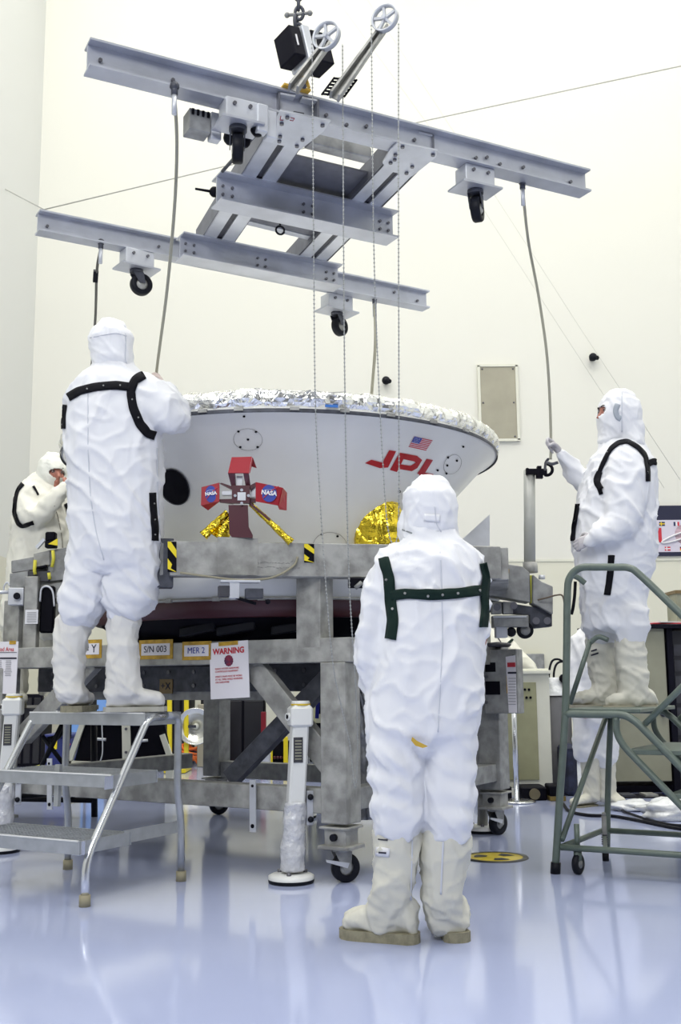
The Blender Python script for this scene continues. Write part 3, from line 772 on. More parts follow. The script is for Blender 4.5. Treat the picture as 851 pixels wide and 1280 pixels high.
# inner perforated beam with X mark
ib0 = O + tb * .28 + ta * .05; ib1 = corners['FL'] + tb * .28 - ta * .05
ib = MB().bar(ib0 + UP * 1.015, ib1 + UP * 1.015, .08, .15).build('inner_beam', alud, table, .004)
for i in range(12):
    p = ib0.lerp(ib1, (i + .7) / 12.4) - tb * .041
    for zz in (1.055, .975): MB().tube([p + UP * zz, p - tb * .006 + UP * zz], .012, 8).build('bolt', boltm, ib)
xm = PL(208, 858, ib0 - tb * .042, ta)
MB().box(xm - tb * .002, (.10, .006, .085), (-ta, tb, UP)).build('label_tape', mat('brown_tape', (.22, .15, .06), .5, var=.3), table)
text_part('+X', .06, inkm, table, xm - tb * .008, -ta, UP)
MB().bar(O + tb * .30 + ta * .6 + UP * .915, corners['FL'] + tb * .30 - ta * .3 + UP * .915, .06, .05).build('inner_rail', aluw2, table)
# deck cross members under the shell (dark in the gap)
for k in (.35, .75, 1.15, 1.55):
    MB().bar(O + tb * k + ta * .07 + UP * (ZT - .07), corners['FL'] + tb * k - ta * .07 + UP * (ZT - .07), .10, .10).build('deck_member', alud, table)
# rear gusset, jack bracket at the right
p = corners['BR']
MB().poly([p + ta * .07 + UP * .28, p + ta * .36 + UP * .28, p + ta * .36 + UP * .46, p + ta * .07 + UP * .70], .03).build('corner_gusset', aluw2, table, .003)
# side instrument bracket hung on the right rear leg
sb = thing('instrument_bracket', 'grey bracket box with dark window on the right rear table leg', 'bracket', (P(628, 890, 6.95)))
def rq(px, py, off=0): return PL(px, py, corners['BR'] - tb * (.16 + off), ta)
a_, b_ = rq(604, 812), rq(648, 892)
cc = (a_ + b_) / 2; wq = abs((b_ - a_).dot(ta)); hq = abs(b_.z - a_.z)
MB().box(cc + tb * .05, (wq, .10, hq), (ta, tb, UP)).build('housing', aluw2, sb, .005)
MB().box(rq(616, 860), (.10, .012, .085), (ta, tb, UP)).build('dark_window', blackm, sb)
MB().box(rq(613, 834), (.07, .012, .06), (ta, tb, UP)).build('connector', blackm, sb)
MB().box(rq(636, 856), (.028, .012, .11), (ta, tb, UP)).build('ochre_strip', ochre, sb)
MB().lathe(rq(617, 806) + tb * .05, [(.0001, .02), (.08, .012), (.095, 0), (.08, -.014), (.0001, -.014)], 24).build('lid', darkg, sb)
for x, y in ((608, 846), (608, 878), (642, 878), (642, 820)): MB().tube([rq(x, y), rq(x, y) - tb * .01], .01, 8).build('bolt', boltm, sb)

# ================================================================ HANDLING FIXTURE (upper)
fx = thing('handling_fixture', 'grey box-beam fixture cradling the shell above the table', 'fixture', (SC.x, SC.y, 1.3))
F0 = P(213, 673, 5.42); F1 = P(430, 682.5, 5.60); fd = (F1 - F0).normalized(); fd.z = 0; fd.normalize()
fn = V((-fd.y, fd.x, 0))
fh = (P(300, 677, 5.48) - P(300, 720, 5.48)).z
zt = P(300, 677, 5.48).z; zf = zt - fh / 2
FE0 = V((F0.x, F0.y, 0)) - fd * .0; FE1 = V((F1.x, F1.y, 0)) + fd * .86
MB().bar(FE0 + fn * .06 + UP * zf, FE1 + fn * .06 + UP * zf, .12, fh).build('front_beam', aluw, fx, .004)
def ff(px, py, off=0.0): return PL(px, py, FE0 - fn * off, fd)
MB().poly([ff(272, 671, .004), ff(272, 718, .004), ff(322, 719, .004), ff(322, 673, .004)][::-1], .008).build('doubler_plate', aluw, fx)
# corners: the fixture is a rounded frame round the shell
segs = []
cr = FE1; d2 = V((.80, .60, 0))
R1 = P(622, 735, 6.7); R1.z = 0
LQ0 = FE0 - fd * .02; LQ1 = P(80, 720, 7.3); LQ1.z = 0
MB().bar(FE0 + fn * .06 + UP * zf, LQ1 + UP * zf, .10, fh * .95).build('corner_beam', aluw2, fx, .004)
MB().box(ff(205, 702) + fn * .10, (.10, .10, .25), (fd, fn, UP)).build('corner_bracket', alud, fx, .003)
MB().bar(FE1 + fn * .06 + UP * zf, R1 + UP * zf, .12, fh).build('corner_beam', aluw, fx, .004)
R2 = P(600, 720, 8.7); R2.z = 0; L2 = P(160, 720, 8.9); L2.z = 0
MB().bar(R1 + UP * zf, R2 + UP * zf, .12, fh).build('rear_beam', aluw2, fx, .004)
MB().bar(R2 + UP * zf, L2 + UP * zf, .12, fh).build('rear_beam', aluw2, fx, .004)
MB().bar(L2 + UP * zf, LQ1 + UP * zf, .12, fh).build('rear_beam', aluw2, fx, .004)
# triangular wing plate behind right
w0 = [P(560, 690, 7.0), P(612, 643, 7.0), P(612, 712, 7.0), P(560, 712, 7.0)]
MB().poly(w0, .02).build('wing_plate', alul, fx)
MB().box(P(594, 708, 6.95), (.15, .05, .12)).build('wing_bracket', aluw2, fx, .004)
# hazard tape patches
def hazard(px0, px1, py0, py1, f):
    a, b, c, d = f(px0, py0), f(px1, py0), f(px1, py1), f(px0, py1)
    MB().add([a, b, c, d], [(0, 1, 2, 3)]).build('hazard_tape', blackm, fx)
    def L(u, v): return (a * (1 - u) + b * u) * (1 - v) + (d * (1 - u) + c * u) * v - fn * .003
    m = MB()
    for q in (((0, .0), (.35, 0), (1, .28), (1, .55), (0, .18)), ((0, .55), (.5, .75), (.35, .88), (1, 1), (.9, 1), (0, .9))):
        m.add([L(u, v) for u, v in q], [tuple(range(len(q)))])
    m.build('hazard_stripe', yellow, fx)
hazard(209.5, 220.5, 677, 715, lambda x, y: ff(x, y, .004))
hazard(380, 392.5, 680, 703, lambda x, y: ff(x, y, .004))
# support posts between table and fixture
pc_ = P(388, 760, 5.62); wpost = 36 * mpp(pc_)
base = V((pc_.x + .02, 5.70, 0))
MB().box(base + UP * ((ZT + zt - .17) / 2), (.15, .13, zt - .17 - ZT + .1), (-ta, tb, UP)).build('support_post', aluw, fx, .004)
MB().box(base + UP * (zt - .105) - tb * .02, (.175, .17, .085), (-ta, tb, UP)).build('post_cap', aluw, fx, .006)
for kk, (ox, oy) in enumerate(((-1.35, 1.1), (.75, 1.25), (-.75, 2.3))):
    bs = (corners['FL'] + tb * .1, corners['BR'] + ta * .05 - tb * .1, corners['BL'] + ta * .0)[kk]
    MB().box(bs + UP * ((ZT + zf - fh / 2) / 2), (.14, .12, zf - fh / 2 - ZT), (-ta, tb, UP)).build('support_post', aluw, fx, .004)
# latch mechanism under the beam
q = P(300, 727, 5.40)
lm = MB().box(q, (.20, .05, .012), (fd, fn, UP)).box(q - UP * .045 - fd * .03, (.05, .04, .08), (fd, fn, UP)); lm.build('latch_bracket', alul, fx, .002)
MB().box(q - UP * .05 - fd * .08, (.06, .04, .055), (fd, fn, UP)).build('latch_body', darkg, fx, .003)
MB().box(q - UP * .06 + fd * .07, (.09, .04, .05), (fd, fn, UP)).build('latch_body', alud, fx, .003)
MB().tube([q - UP * .08 - fd * .02, q - UP * .11 + fd * .08], .008, 8).ball(q - UP * .10 + fd * .14, .014, 8).build('latch_lever', blackm, fx)
MB().tube(smooth_path([ff(225, 716, .02), ff(262, 721, .025), ff(300, 725, .03), ff(340, 722, .025), ff(366, 708, .015), ff(372, 696, .01)]), .006, 6).build('loose_cord', mat('tan_cord', (.30, .28, .20), .7), fx)
MB().box(ff(450, 729), (.12, .05, .05), (fd, fn, UP)).build('side_latch', blackm, fx, .003)
MB().tube([ff(444, 735, .03), ff(452, 728, .03)], .012, 8).build('latch_pin', aluw2, fx)
# faint handwriting on the beam
m = MB()
for r_ in range(2):
    x = 322.0
    while x < 372:
        w_ = random.uniform(1.5, 3.5); y = 703 + r_ * 5.5 + (x - 322) * .035 - (3 if x > 362 and r_ == 0 else 0)
        m.tube([ff(x, y + random.uniform(-1, 1), .0015), ff(x + w_, y + random.uniform(-1.3, 1.3), .0015)], .0012, 4)
        x += w_ + random.uniform(.6, 2)
m.build('handwriting', mat('pencil', (.22, .22, .22), .7), fx)

# ---- right corner arm with column
ra = fx
YA = 6.55
def pa(x, y, o=0.0): return P(x, y, YA + o)
MB().poly([pa(596, 703), pa(618, 702.5), pa(653, 708), pa(662, 716), pa(663, 753), pa(640, 749), pa(598, 742)], .16).build('box_arm', aluw2, ra, .004)
MB().poly([pa(666, 718, -.03), pa(677, 727, -.03), pa(691, 733, -.03), pa(691, 768, -.03), pa(666, 754, -.03)], .14).build('end_plate', aluw2, ra, .004)
MB().box(pa(664, 737, .05), (.02, .06, .17)).build('yellow_seal', mat('yellow_green', (.55, .55, .05), .5), ra)
MB().poly([pa(611, 750, .02), pa(690, 762, .02), pa(690, 783, .02), pa(662, 786, .02), pa(662, 769, .02), pa(611, 764, .02)], .10).build('lower_plate', alud, ra, .003)
MB().box(pa(637, 777, .02), (.21, .12, .07)).build('slide_block', aluw2, ra, .004)
MB().box(pa(637, 771, -.045), (.20, .01, .008)).build('slide_edge', alul, ra)
for x in (620, 634): MB().box(pa(x, 760, -.01), (.06, .06, .075)).build('bearing_block', aluw2, ra, .004)
for x, y in ((621, 759), (642, 757), (670, 776), (684, 776)):
    MB().tube([pa(x, y, -.03), pa(x, y, -.06)], .022, 14).build('bearing_cap', boltm, ra)
MB().box(pa(626, 790, .02), (.07, .08, .07)).build('stop_block', alul, ra, .004); MB().ball(pa(639, 790, .0), .03, 12).build('stop_knob', rubber, ra)
wc = pa(656, 788, .02)
MB().lathe(wc, [(.03, -.02), (.045, -.022), (.05, -.015), (.05, .015), (.045, .022), (.03, .02)], 28, (V((1, 0, 0)), UP, V((0, -1, 0)))).build('wheel', rubber, ra)
MB().lathe(wc, [(.0001, .024), (.03, .02), (.03, -.02), (.0001, -.024)], 20, (V((1, 0, 0)), UP, V((0, -1, 0)))).build('hub', aluw2, ra)
cb = pa(662, 712, .08); ct = P(661.5, 588, 6.63)
MB().cyl(cb, ct, .0355, 24).build('column', mat('column_grey', (.42, .43, .40), .4, var=.06), ra, label='tall round column')
MB().cyl(pa(663, 716, .08), pa(662.5, 703, .08), .045, 24).build('column_collar', aluw, ra)
MB().cyl(pa(677, 724, .08), pa(677, 719, .08), .02, 12).build('plug', alul, ra)
# clamp on top
m = MB().bar(P(657, 590, 6.6), P(683, 590, 6.6), .04, .035); m.bar(P(674, 590, 6.6), P(674, 598, 6.6), .04, .04); m.ball(P(659, 587, 6.6), .012, 8); m.bar(P(671, 585, 6.6), P(676, 585, 6.6), .04, .02)
m.build('clamp', blackm, ra)
MB().tube(arc(P(683, 587, 6.6), .036, -2.0, 1.9, 14), .010, 8).build('clamp_ring', blackm, ra)
MB().tube(smooth_path([P(681, 587, 6.45), P(682, 578, 6.3), P(685, 574, 6.2)]), .008, 8).tube(smooth_path([P(684, 578, 6.2), P(690, 580, 6.15), P(697, 578, 6.15)]), .009, 8).build('hook', alud, ra)
MB().bar(R1 + UP * (zf), V((pa(625, 735).x, YA + .1, zf)), .12, .12).build('arm_root', aluw2, ra)
MB().tube(smooth_path([pa(672, 750, -.05), pa(684, 747, -.08), pa(695, 744, -.1), pa(703, 745, -.1), pa(706, 760, -.1)]), .005, 6).build('cable', mat('brown_cable', (.12, .09, .06), .6), ra)
m = MB()
for i in range(3): m.box(pa(622.5, 713.5 + i * 3.6, -.008) , (.045, .006, .009))
m.build('label_sticker', tapew, ra); MB().box(pa(632, 714, -.008), (.04, .006, .028)).build('ochre_mark', ochre, ra)

# ---- left corner fixture with box and gauge
YL = 6.95
lf = fx
def pl(x, y, o=0.0): return P(x, y, YL + o)
MB().poly([pl(14, 701), pl(42, 696), pl(42, 712), pl(14, 716)], .12).build('angled_plate', aluw2, lf, .003)
MB().poly([pl(12, 717), pl(36, 713), pl(36, 733), pl(12, 736)], .12).build('angled_plate', aluw2, lf, .003)
MB().poly([pl(60, 688), pl(85, 684), pl(85, 724), pl(60, 727)], .10).build('side_plate', aluw2, lf, .003)
MB().poly([pl(42, 692, -.02), pl(62, 688, -.02), pl(62, 706, -.02), pl(42, 710, -.02)], .10).build('middle_plate', aluw, lf, .003)
MB().box(pl(50, 721, .02), (.14, .08, .07)).build('latch_body', darkg, lf, .004)
MB().box(pl(50, 709, -.03), (.09, .02, .012), (V((.97, 0, .2)), V((0, 1, 0)), V((-.2, 0, .97)))).build('latch_slot', blackm, lf)
MB().box(pl(64, 671, -.02), (.065, .06, .06)).build('clamp_head', blackm, lf, .008)
MB().box(pl(64, 681, -.02), (.07, .06, .045)).build('clamp_body', blackm, lf, .006)
MB().poly([pl(60, 680, -.06), pl(72, 673, -.06), pl(72, 682, -.06)], .006).build('yellow_flag', yellow, lf)
MB().bar(pl(46, 685, -.02), pl(56, 674, -.02), .03, .02).build('clamp_link', alul, lf)
for pts in ([(66, 688), (67, 698), (65, 709)], [(44, 700), (43, 712), (44, 718)], [(38, 722), (41, 732)], [(61, 716), (62, 724)]):
    MB().tube([pl(x, y, -.05) for x, y in pts], .012, 6).build('yellow_strip', mat('hazard_yellow', (.72, .66, .06), .5), lf)
MB().poly([pl(36, 733), pl(68, 729), pl(85, 726), pl(85, 745), pl(68, 748), pl(50, 735)], .06).build('under_plate', aluw2, lf, .003)
MB().tube(smooth_path([pl(50, 752, -.05), pl(52, 736, -.05), (pl(60, 733, -.05)), pl(66, 740, -.05), pl(68, 758, -.05)]), .007, 8).build('wire_bail', alul, lf)
MB().box(pl(60, 762, .0), (.09, .06, .30)).build('dark_cylinder', blackm, lf, .01)
MB().box(pl(40, 766, -.03), (.085, .08, .46)).build('upright', aluw, lf, .004)
MB().box(pl(39.5, 771, -.075), (.082, .006, .09)).build('data_plate', tapew, lf)
m = MB()
for i in range(6): m.box(pl(39.5, 765.5 + i * 2.3, -.08), (.06, .003, .004))
m.build('data_plate_text', mat('faint_ink', (.4, .4, .42), .6), lf)
MB().box(pl(22, 746, -.02), (.10, .08, .11)).build('gauge_box', alul, lf, .004); MB().tube([pl(21, 745, -.06), pl(21, 745, -.09)], .022, 16).build('gauge_dial', rubber, lf)
MB().tube([pl(-20, 741, 0), pl(14, 740, 0)], .012, 10).build('handle_bar', alul, lf)
MB().tube(smooth_path([pl(5, 741, 0), pl(5, 733, 0), pl(9, 728, 0), pl(12, 732, 0)]), .006, 8).build('wire_hook', alul, lf)
MB().bar(LQ1 + UP * zf, pl(50, 712, .08), .10, .10).build('mount', aluw2, lf)

# ================================================================ RED COVER ON GOLD STRUTS
YD = 5.50
rc = thing('red_protective_cover', 'red three-armed protective cover with round blue logos above the fixture beam', 'protective cover', P(300, 674, YD))
def pd(x, y, o=0.0): return P(x, y, YD + o)
MB().poly([pd(289.6, 572.2), pd(285, 591.8, -.03), pd(311, 592, -.03), pd(314.9, 571.5)], .006).build('top_hood', redm, rc)
MB().poly([pd(315.2, 571.8), pd(311.3, 591.5, -.03), pd(314, 583, .05), pd(320, 585, .06)], .004).build('hood_flap', redm, rc)
MB().poly([pd(285, 592, -.03), pd(293.5, 592, -.03), pd(294.5, 612), pd(290, 612)], .03).build('arm', reddk, rc)
MB().poly([pd(304, 592, -.03), pd(311, 592, -.03), pd(313, 607), pd(307.5, 610)], .03).build('arm', reddk, rc)
MB().box(pd(299.5, 603, .02), (.03, .03, .06)).build('clear_insert', alul, rc)
MB().poly([pd(252.2, 609.2), pd(251.5, 632), pd(274.4, 627, -.02), pd(274.4, 603.5, -.02)], .006).build('side_hood', redm, rc, label='left red hood')
MB().poly([pd(251.5, 632), pd(260, 638, .03), pd(274.4, 627, -.02), pd(262, 630, .05)], .004).build('hood_flap', redm, rc)
MB().poly([pd(319.4, 602.8, -.02), pd(319.4, 627, -.02), pd(347, 632), pd(352.3, 609.6)], .006).build('side_hood', redm, rc, label='right red hood')
MB().poly([pd(352.4, 609.7), pd(347, 632), pd(349, 637, .02), pd(357, 638, .06), pd(357.5, 616, .06)], .006).build('hood_end', redm, rc)
for q in ([(274.4, 604), (277, 603.5), (292, 608.5), (292, 613)], [(274.4, 624), (291, 623.5), (291, 629.5), (274.4, 627.5)], [(310, 608), (319.4, 603), (319.4, 607), (313, 613)], [(312, 622), (319.4, 623), (319.4, 627.5), (310, 629)]):
    MB().poly([pd(x, y) for x, y in q], .03).build('arm', reddk, rc)
MB().poly([pd(290.5, 608), pd(290.5, 630), pd(312.5, 630), pd(312.5, 608)], .03).build('center_plate', reddk, rc)
MB().box(pd(302, 620.5, -.03), (.042, .006, .042)).build('inspection_window', alul, rc)
MB().box(pd(284, 617, .03), (.05, .04, .02)).build('clear_insert', alul, rc); MB().box(pd(316.5, 616, .03), (.025, .03, .05)).build('clear_insert', alul, rc)
for x, y in ((302, 612.5), (302, 629), (293.8, 619.5), (310.5, 619.5)): MB().tube([pd(x, y, -.025), pd(x, y, -.04)], .008, 8).build('screw', alul, rc)
MB().poly([pd(286, 632), pd(287, 668), pd(290, 672), pd(316, 673), pd(316, 669), pd(311, 659), pd(310, 632)], .02).build('stand_plate', reddk, rc)
MB().box(pd(295.5, 640, -.01), (.075, .004, .018)).build('white_label', paper, rc)
def meatball(cx, cy, rx, ry, o, sc_, slant):
    n = 28; pts = [pd(cx + rx * cos(2 * pi * i / n), cy + ry * sin(2 * pi * i / n), o) for i in range(n)]
    MB().add([pd(cx, cy, o)] + pts, [(0, i + 1, (i + 1) % n + 1) for i in range(n)]).build('logo_disc', blue, rc)
    k = rx / 9.5
    MB().tube(smooth_path([pd(cx - 7 * k, cy + 6, o - .003), pd(cx - 2 * k, cy + 1, o - .003), pd(cx + 4 * k, cy - 4, o - .003), pd(cx + 12 * k, cy - 9, o - .003)], 4), .0022, 5).build('logo_swoosh', redt, rc)
    MB().tube(smooth_path([pd(cx + 8.5 * k * cos(t_) , cy + 4 * sin(t_) - 1, o - .002) for t_ in [-2.8, -2.2, -1.6, -1.0, -.4]], 4), .0009, 4).build('logo_orbit', tapew, rc)
    text_part('NASA', .031 * sc_, tapew, rc, pd(cx, cy - .5, o - .006), pd(cx + 10, cy + slant, o) - pd(cx, cy, o), UP, bold=.0012)
meatball(263.5, 617.5, 7.2, 10.5, -.022, .75, -1.2); meatball(336.2, 616.8, 9.6, 10.8, -.02, 1.0, 1.2)
def strut(a, b, r0, r1):
    a, b = V(a), V(b); n = 26; d = b - a; m = MB(); t_ = d.normalized(); u = t_.orthogonal().normalized(); w = t_.cross(u); vs = []
    for i in range(n + 1):
        for k in range(12):
            q = a + d * i / n; r = r0 + (r1 - r0) * i / n; dr = u * cos(2 * pi * k / 12) + w * sin(2 * pi * k / 12)
            vs.append(q + dr * (r * (1 + .22 * noise.noise((q + dr * r) * 45))))
    m.add(vs, [(i * 12 + k, i * 12 + (k + 1) % 12, (i + 1) * 12 + (k + 1) % 12, (i + 1) * 12 + k) for i in range(n) for k in range(12)])
    m.build('gold_strut', gold, rc, label='gold foil wrapped strut')
strut(pd(284, 640, .03), pd(254, 670, .03), .014, .026); strut(pd(290, 645, .06), pd(274, 673, .06), .03, .05)
strut(pd(313, 630, .03), pd(364, 678, .03), .013, .02)
MB().bar(pd(312, 629, .0), pd(337, 650, .0), .012, .012).build('strut_rail', reddk, rc)

# ================================================================ SIGNS AND LABELS ON THE TABLE
OF = O - tb * (BWt / 2 + .002)
def sf(px, py, o=0.0): return PL(px, py, OF - tb * o, ta)
def sign(name, lab, cat, px0, px1, py0, py1, m_, tilt=0.0, group=None, dy=0):
    a, b, d = sf(px0, py0), sf(px1, py0 + dy), sf(px0, py1)
    X_ = (b - a); Y_ = (a - d); X_ = -ta if X_.dot(-ta) > 0 else ta
    w = (b - a).length; h = Y_.length
    t = thing(name, lab, cat, d, group)
    c = (sf(px0, py0) + sf(px1, py1)) / 2
    R_ = Matrix.Rotation(tilt, 3, tb); X_ = R_ @ X_; Uz = R_ @ UP
    MB().box(c, (w, .004, h), (X_, tb, Uz)).build('sheet', m_, t)
    return t, c, w, h, X_, Uz
def label(lab, px0, px1, py0, py1, text, tm, size=.6, dx=0, name='tape_label'):
    t, c, w, h, X_, Uz = sign(name, lab, 'label', px0, px1, py0, py1, ochre)
    MB().box(c - tb * .003, (w * .84, .003, h * .60), (X_, tb, Uz)).build('paper_insert', paper if tm is not None else paper, t)
    text_part(text, h * size, tm, t, c - tb * .006 + X_ * dx, X_, Uz, th=.001)
label('yellow-taped label reading -Y between the worker\'s boots', 94, 127, 800, 823, '- Y', inkm, .62, dx=.03)
label('yellow-taped label reading S/N 003 right of the worker\'s boots', 174, 216, 800, 824, 'S/N 003', inkm, .48)
label('yellow-taped label reading MER 2 beside the warning sheet', 228, 264, 802, 825, 'MER 2', blue, .46, name='tape_label')
t, c, w, h, X_, Uz = sign('warning_sign', 'white warning sheet taped to the table beam', 'sign', 263, 311, 803, 873, paper, radians(-2.5))
c0 = c - tb * .004
text_part('WARNING', h * .145, redt, t, c0 + Uz * h * .335, X_, Uz, bold=.0014, th=.001)
MB().box(c - tb * .004 + Uz * h * .47, (w * .5, .003, h * .07), (X_, tb, Uz)).build('tape_strip', ochre, t)
m = MB(); k = 26
m.add([c0 + Uz * h * .165] + [c0 + Uz * h * .165 + (X_ * cos(2 * pi * i / k) + Uz * sin(2 * pi * i / k)) * h * (.105 if i % 2 else .095) for i in range(k)], [(0, i + 1, (i + 1) % k + 1) for i in range(k)])
m.build('round_emblem', mat('emblem_print', (.30, .02, .05), .5, col2=(.02, .02, .08), vscale=45), t)
for row, (yy, s_) in enumerate(((.03, 'FLIGHT SYSTEM HARDWARE'), (-.02, 'CONTROLLED EQUIPMENT'), (-.11, 'WRIST STRAPS MUST BE WORN'), (-.16, 'AT ALL TIMES WHILE WORKING'), (-.21, 'ON HARDWARE'))):
    text_part(s_, h * .042, redt, t, c0 + Uz * h * yy - X_ * w * .36, X_, Uz, align='LEFT', th=.001)
t, c, w, h, X_, Uz = sign('notice_sheet', 'white notice sheet headed Protected Area at the left edge', 'sign', -22, 21.5, 803, 867, paper, radians(1))
c0 = c - tb * .004
text_part('Protected Area', h * .12, redt, t, c0 + Uz * h * .35 + X_ * w * .02, X_, Uz, th=.001)
MB().box(c0 + Uz * h * .29, (w * .96, .002, .003), (X_, tb, Uz)).box(c0 + Uz * h * .18, (w * .96, .002, .010), (X_, tb, Uz)).build('rule_lines', inkm, t)
MB().box(c - tb * .004 + Uz * h * .48 + X_ * w * .35, (w * .18, .003, h * .07), (X_, tb, Uz)).build('tape_strip', ochre, t)
m = MB()
for i in range(9):
    for j in range(3): m.box(c0 + Uz * h * (.13 - i * .035) + X_ * w * (-.28 + j * .27), (w * random.uniform(.14, .22), .002, .0035), (X_, tb, Uz))
m.build('fine_print', mat('faint_print', (.35, .35, .38), .7), t)
# sheet on the right bracket
a_ = rq(641, 818, .03); b_ = rq(641, 887, .03)
t = thing('notice_sheet', 'narrow white sheet with red heading hanging on the right bracket', 'sign', b_)
c = (a_ + b_) / 2; h = (a_ - b_).length; w = .085
MB().poly([rq(632, 821, .03), rq(636, 891, .03), rq(646, 891, .03), rq(644, 819, .03)], .003).build('sheet', paper, t)
MB().box(rq(639, 831, .036), (.055, .003, .028), (ta, tb, UP)).build('red_heading', redt, t); MB().box(rq(640, 841, .036), (.06, .003, .012), (ta, tb, UP)).build('black_rule', inkm, t)
m = MB()
for i in range(10): m.box(rq(640, 848 + i * 3.6, .036), (.05, .002, .004), (ta, tb, UP))
m.build('fine_print', MATS['faint_print'], t)
# ================================================================ PEOPLE
def loft(chain, seg=20, kr=1.0, caps=True, flat=1.0):
    """chain: (px, py, Y, half width px, depth radius m). Closed tapered limb; widths seen by the eye, real thickness behind"""
    C_ = [P(x, y, Y) for x, y, Y, hw, dr in chain]; n = len(C_); mb = MB(); rings = []
    for i, (x, y, Y, hw, dr) in enumerate(chain):
        t = (C_[min(i + 1, n - 1)] - C_[max(i - 1, 0)]).normalized()
        dep = V((0, 1, 0)) if abs(t.y) < .75 else V((0, 0, 1))
        dep = (dep - t * dep.dot(t)).normalized(); side = t.cross(dep).normalized()
        w = hw * mpp(C_[i]) * kr; d = dr * kr
        ring = []
        for k in range(seg):
            a = 2 * pi * k / seg; c, s = cos(a), sin(a)
            e = .85
            ring.append((side * (abs(c) ** e * (1 if c > 0 else -1) * w) + dep * (abs(s) ** e * (1 if s > 0 else -1) * d)))
        rings.append((C_[i], ring, t))
    full = []
    def capr(c, ring, t, sgn):
        L = min(max(v.length for v in ring), .05) if flat else 0
        out = []
        for f, q in ((.35, .9), (.8, .55)):
            out.append([c + v * sqrt(max(0, 1 - f * f)) + t * sgn * L * f * flat for v in ring])
        return out
    if caps:
        full += capr(*rings[0], -1)[::-1]
    full += [[c + v for v in ring] for c, ring, t in rings]
    if caps: full += capr(*rings[-1], 1)
    m = len(full)
    vs = [v for r in full for v in r]
    fs = [(i * seg + k, i * seg + (k + 1) % seg, (i + 1) * seg + (k + 1) % seg, (i + 1) * seg + k) for i in range(m - 1) for k in range(seg)]
    fs += [tuple(range(seg))[::-1], tuple((m - 1) * seg + k for k in range(seg))]
    mb.add(vs, fs, True)
    return mb
def fused(mbs, voxel, smooth=4, wr=0.0, seed=0.0, freq=9.0, fine=0.0, cut=None, stretch=None, creases=()):
    "union of closed lofts as one continuous skin, with folds"
    me = bpy.data.meshes.new('tmp'); a = MB()
    for mb in mbs: a.add(mb.v, mb.f, True)
    me.from_pydata(a.v, [], a.f)
    bm = bmesh.new(); bm.from_mesh(me); 
    bmesh.ops.recalc_face_normals(bm, faces=bm.faces); bm.to_mesh(me); bm.free()
    o = bpy.data.objects.new('tmp', me); COL.objects.link(o)
    r = o.modifiers.new('r', 'REMESH'); r.mode = 'VOXEL'; r.voxel_size = voxel; r.use_smooth_shade = True
    if smooth: s = o.modifiers.new('s', 'SMOOTH'); s.iterations = smooth; s.factor = .6
    dg = bpy.context.evaluated_depsgraph_get(); dg.update()
    out = bpy.data.meshes.new_from_object(o.evaluated_get(dg)); bpy.data.objects.remove(o); bpy.data.meshes.remove(me)
    if wr or creases:
        st = V(stretch) if stretch else V((1, 1, 1))
        off = V((seed * 3.7, seed * 1.3, seed * 2.1))
        co = [v.co.copy() for v in out.vertices]; no = [v.normal.copy() for v in out.vertices]
        for i, v in enumerate(out.vertices):
            c0 = co[i]
            q = V(((c0.x * .80 + c0.z * .60) * st.x, c0.y * st.y, (c0.z * .80 - c0.x * .60) * .55 * st.z)) * freq + off
            wv = noise.noise_vector(q * .55) * 1.1
            r1 = max(0.0, 1 - abs(noise.noise(q + wv)) * 3.0) ** 1.7
            q2 = V(((c0.x * .75 - c0.z * .66) * .6, c0.y, c0.z * .75 + c0.x * .66)) * freq * 1.9 + off
            r2 = max(0.0, 1 - abs(noise.noise(q2 + wv * 1.3)) * 3.2) ** 1.7
            n3 = noise.noise(q * .5)
            d = wr * (r1 * 1.0 + r2 * .5 + n3 * .9 - .45)
            for cp, cr, camp, clen in creases:      # ring folds (sagging cloth) about a point
                dd = (co[i] - cp).length
                if dd < cr:
                    w = (1 - dd / cr) ** 1.2
                    d += camp * .8 * w * (.35 + abs(n3) * 1.6) * sin((co[i].z + .35 * co[i].x + .07 * n3 + .03 * wv.x) * 2 * pi / clen)
            v.co = co[i] + no[i] * d
    for p in out.polygons: p.use_smooth = True
    return out
def bvh_of(me):
    return BVHTree.FromPolygons([v.co.copy() for v in me.vertices], [tuple(p.vertices) for p in me.polygons])
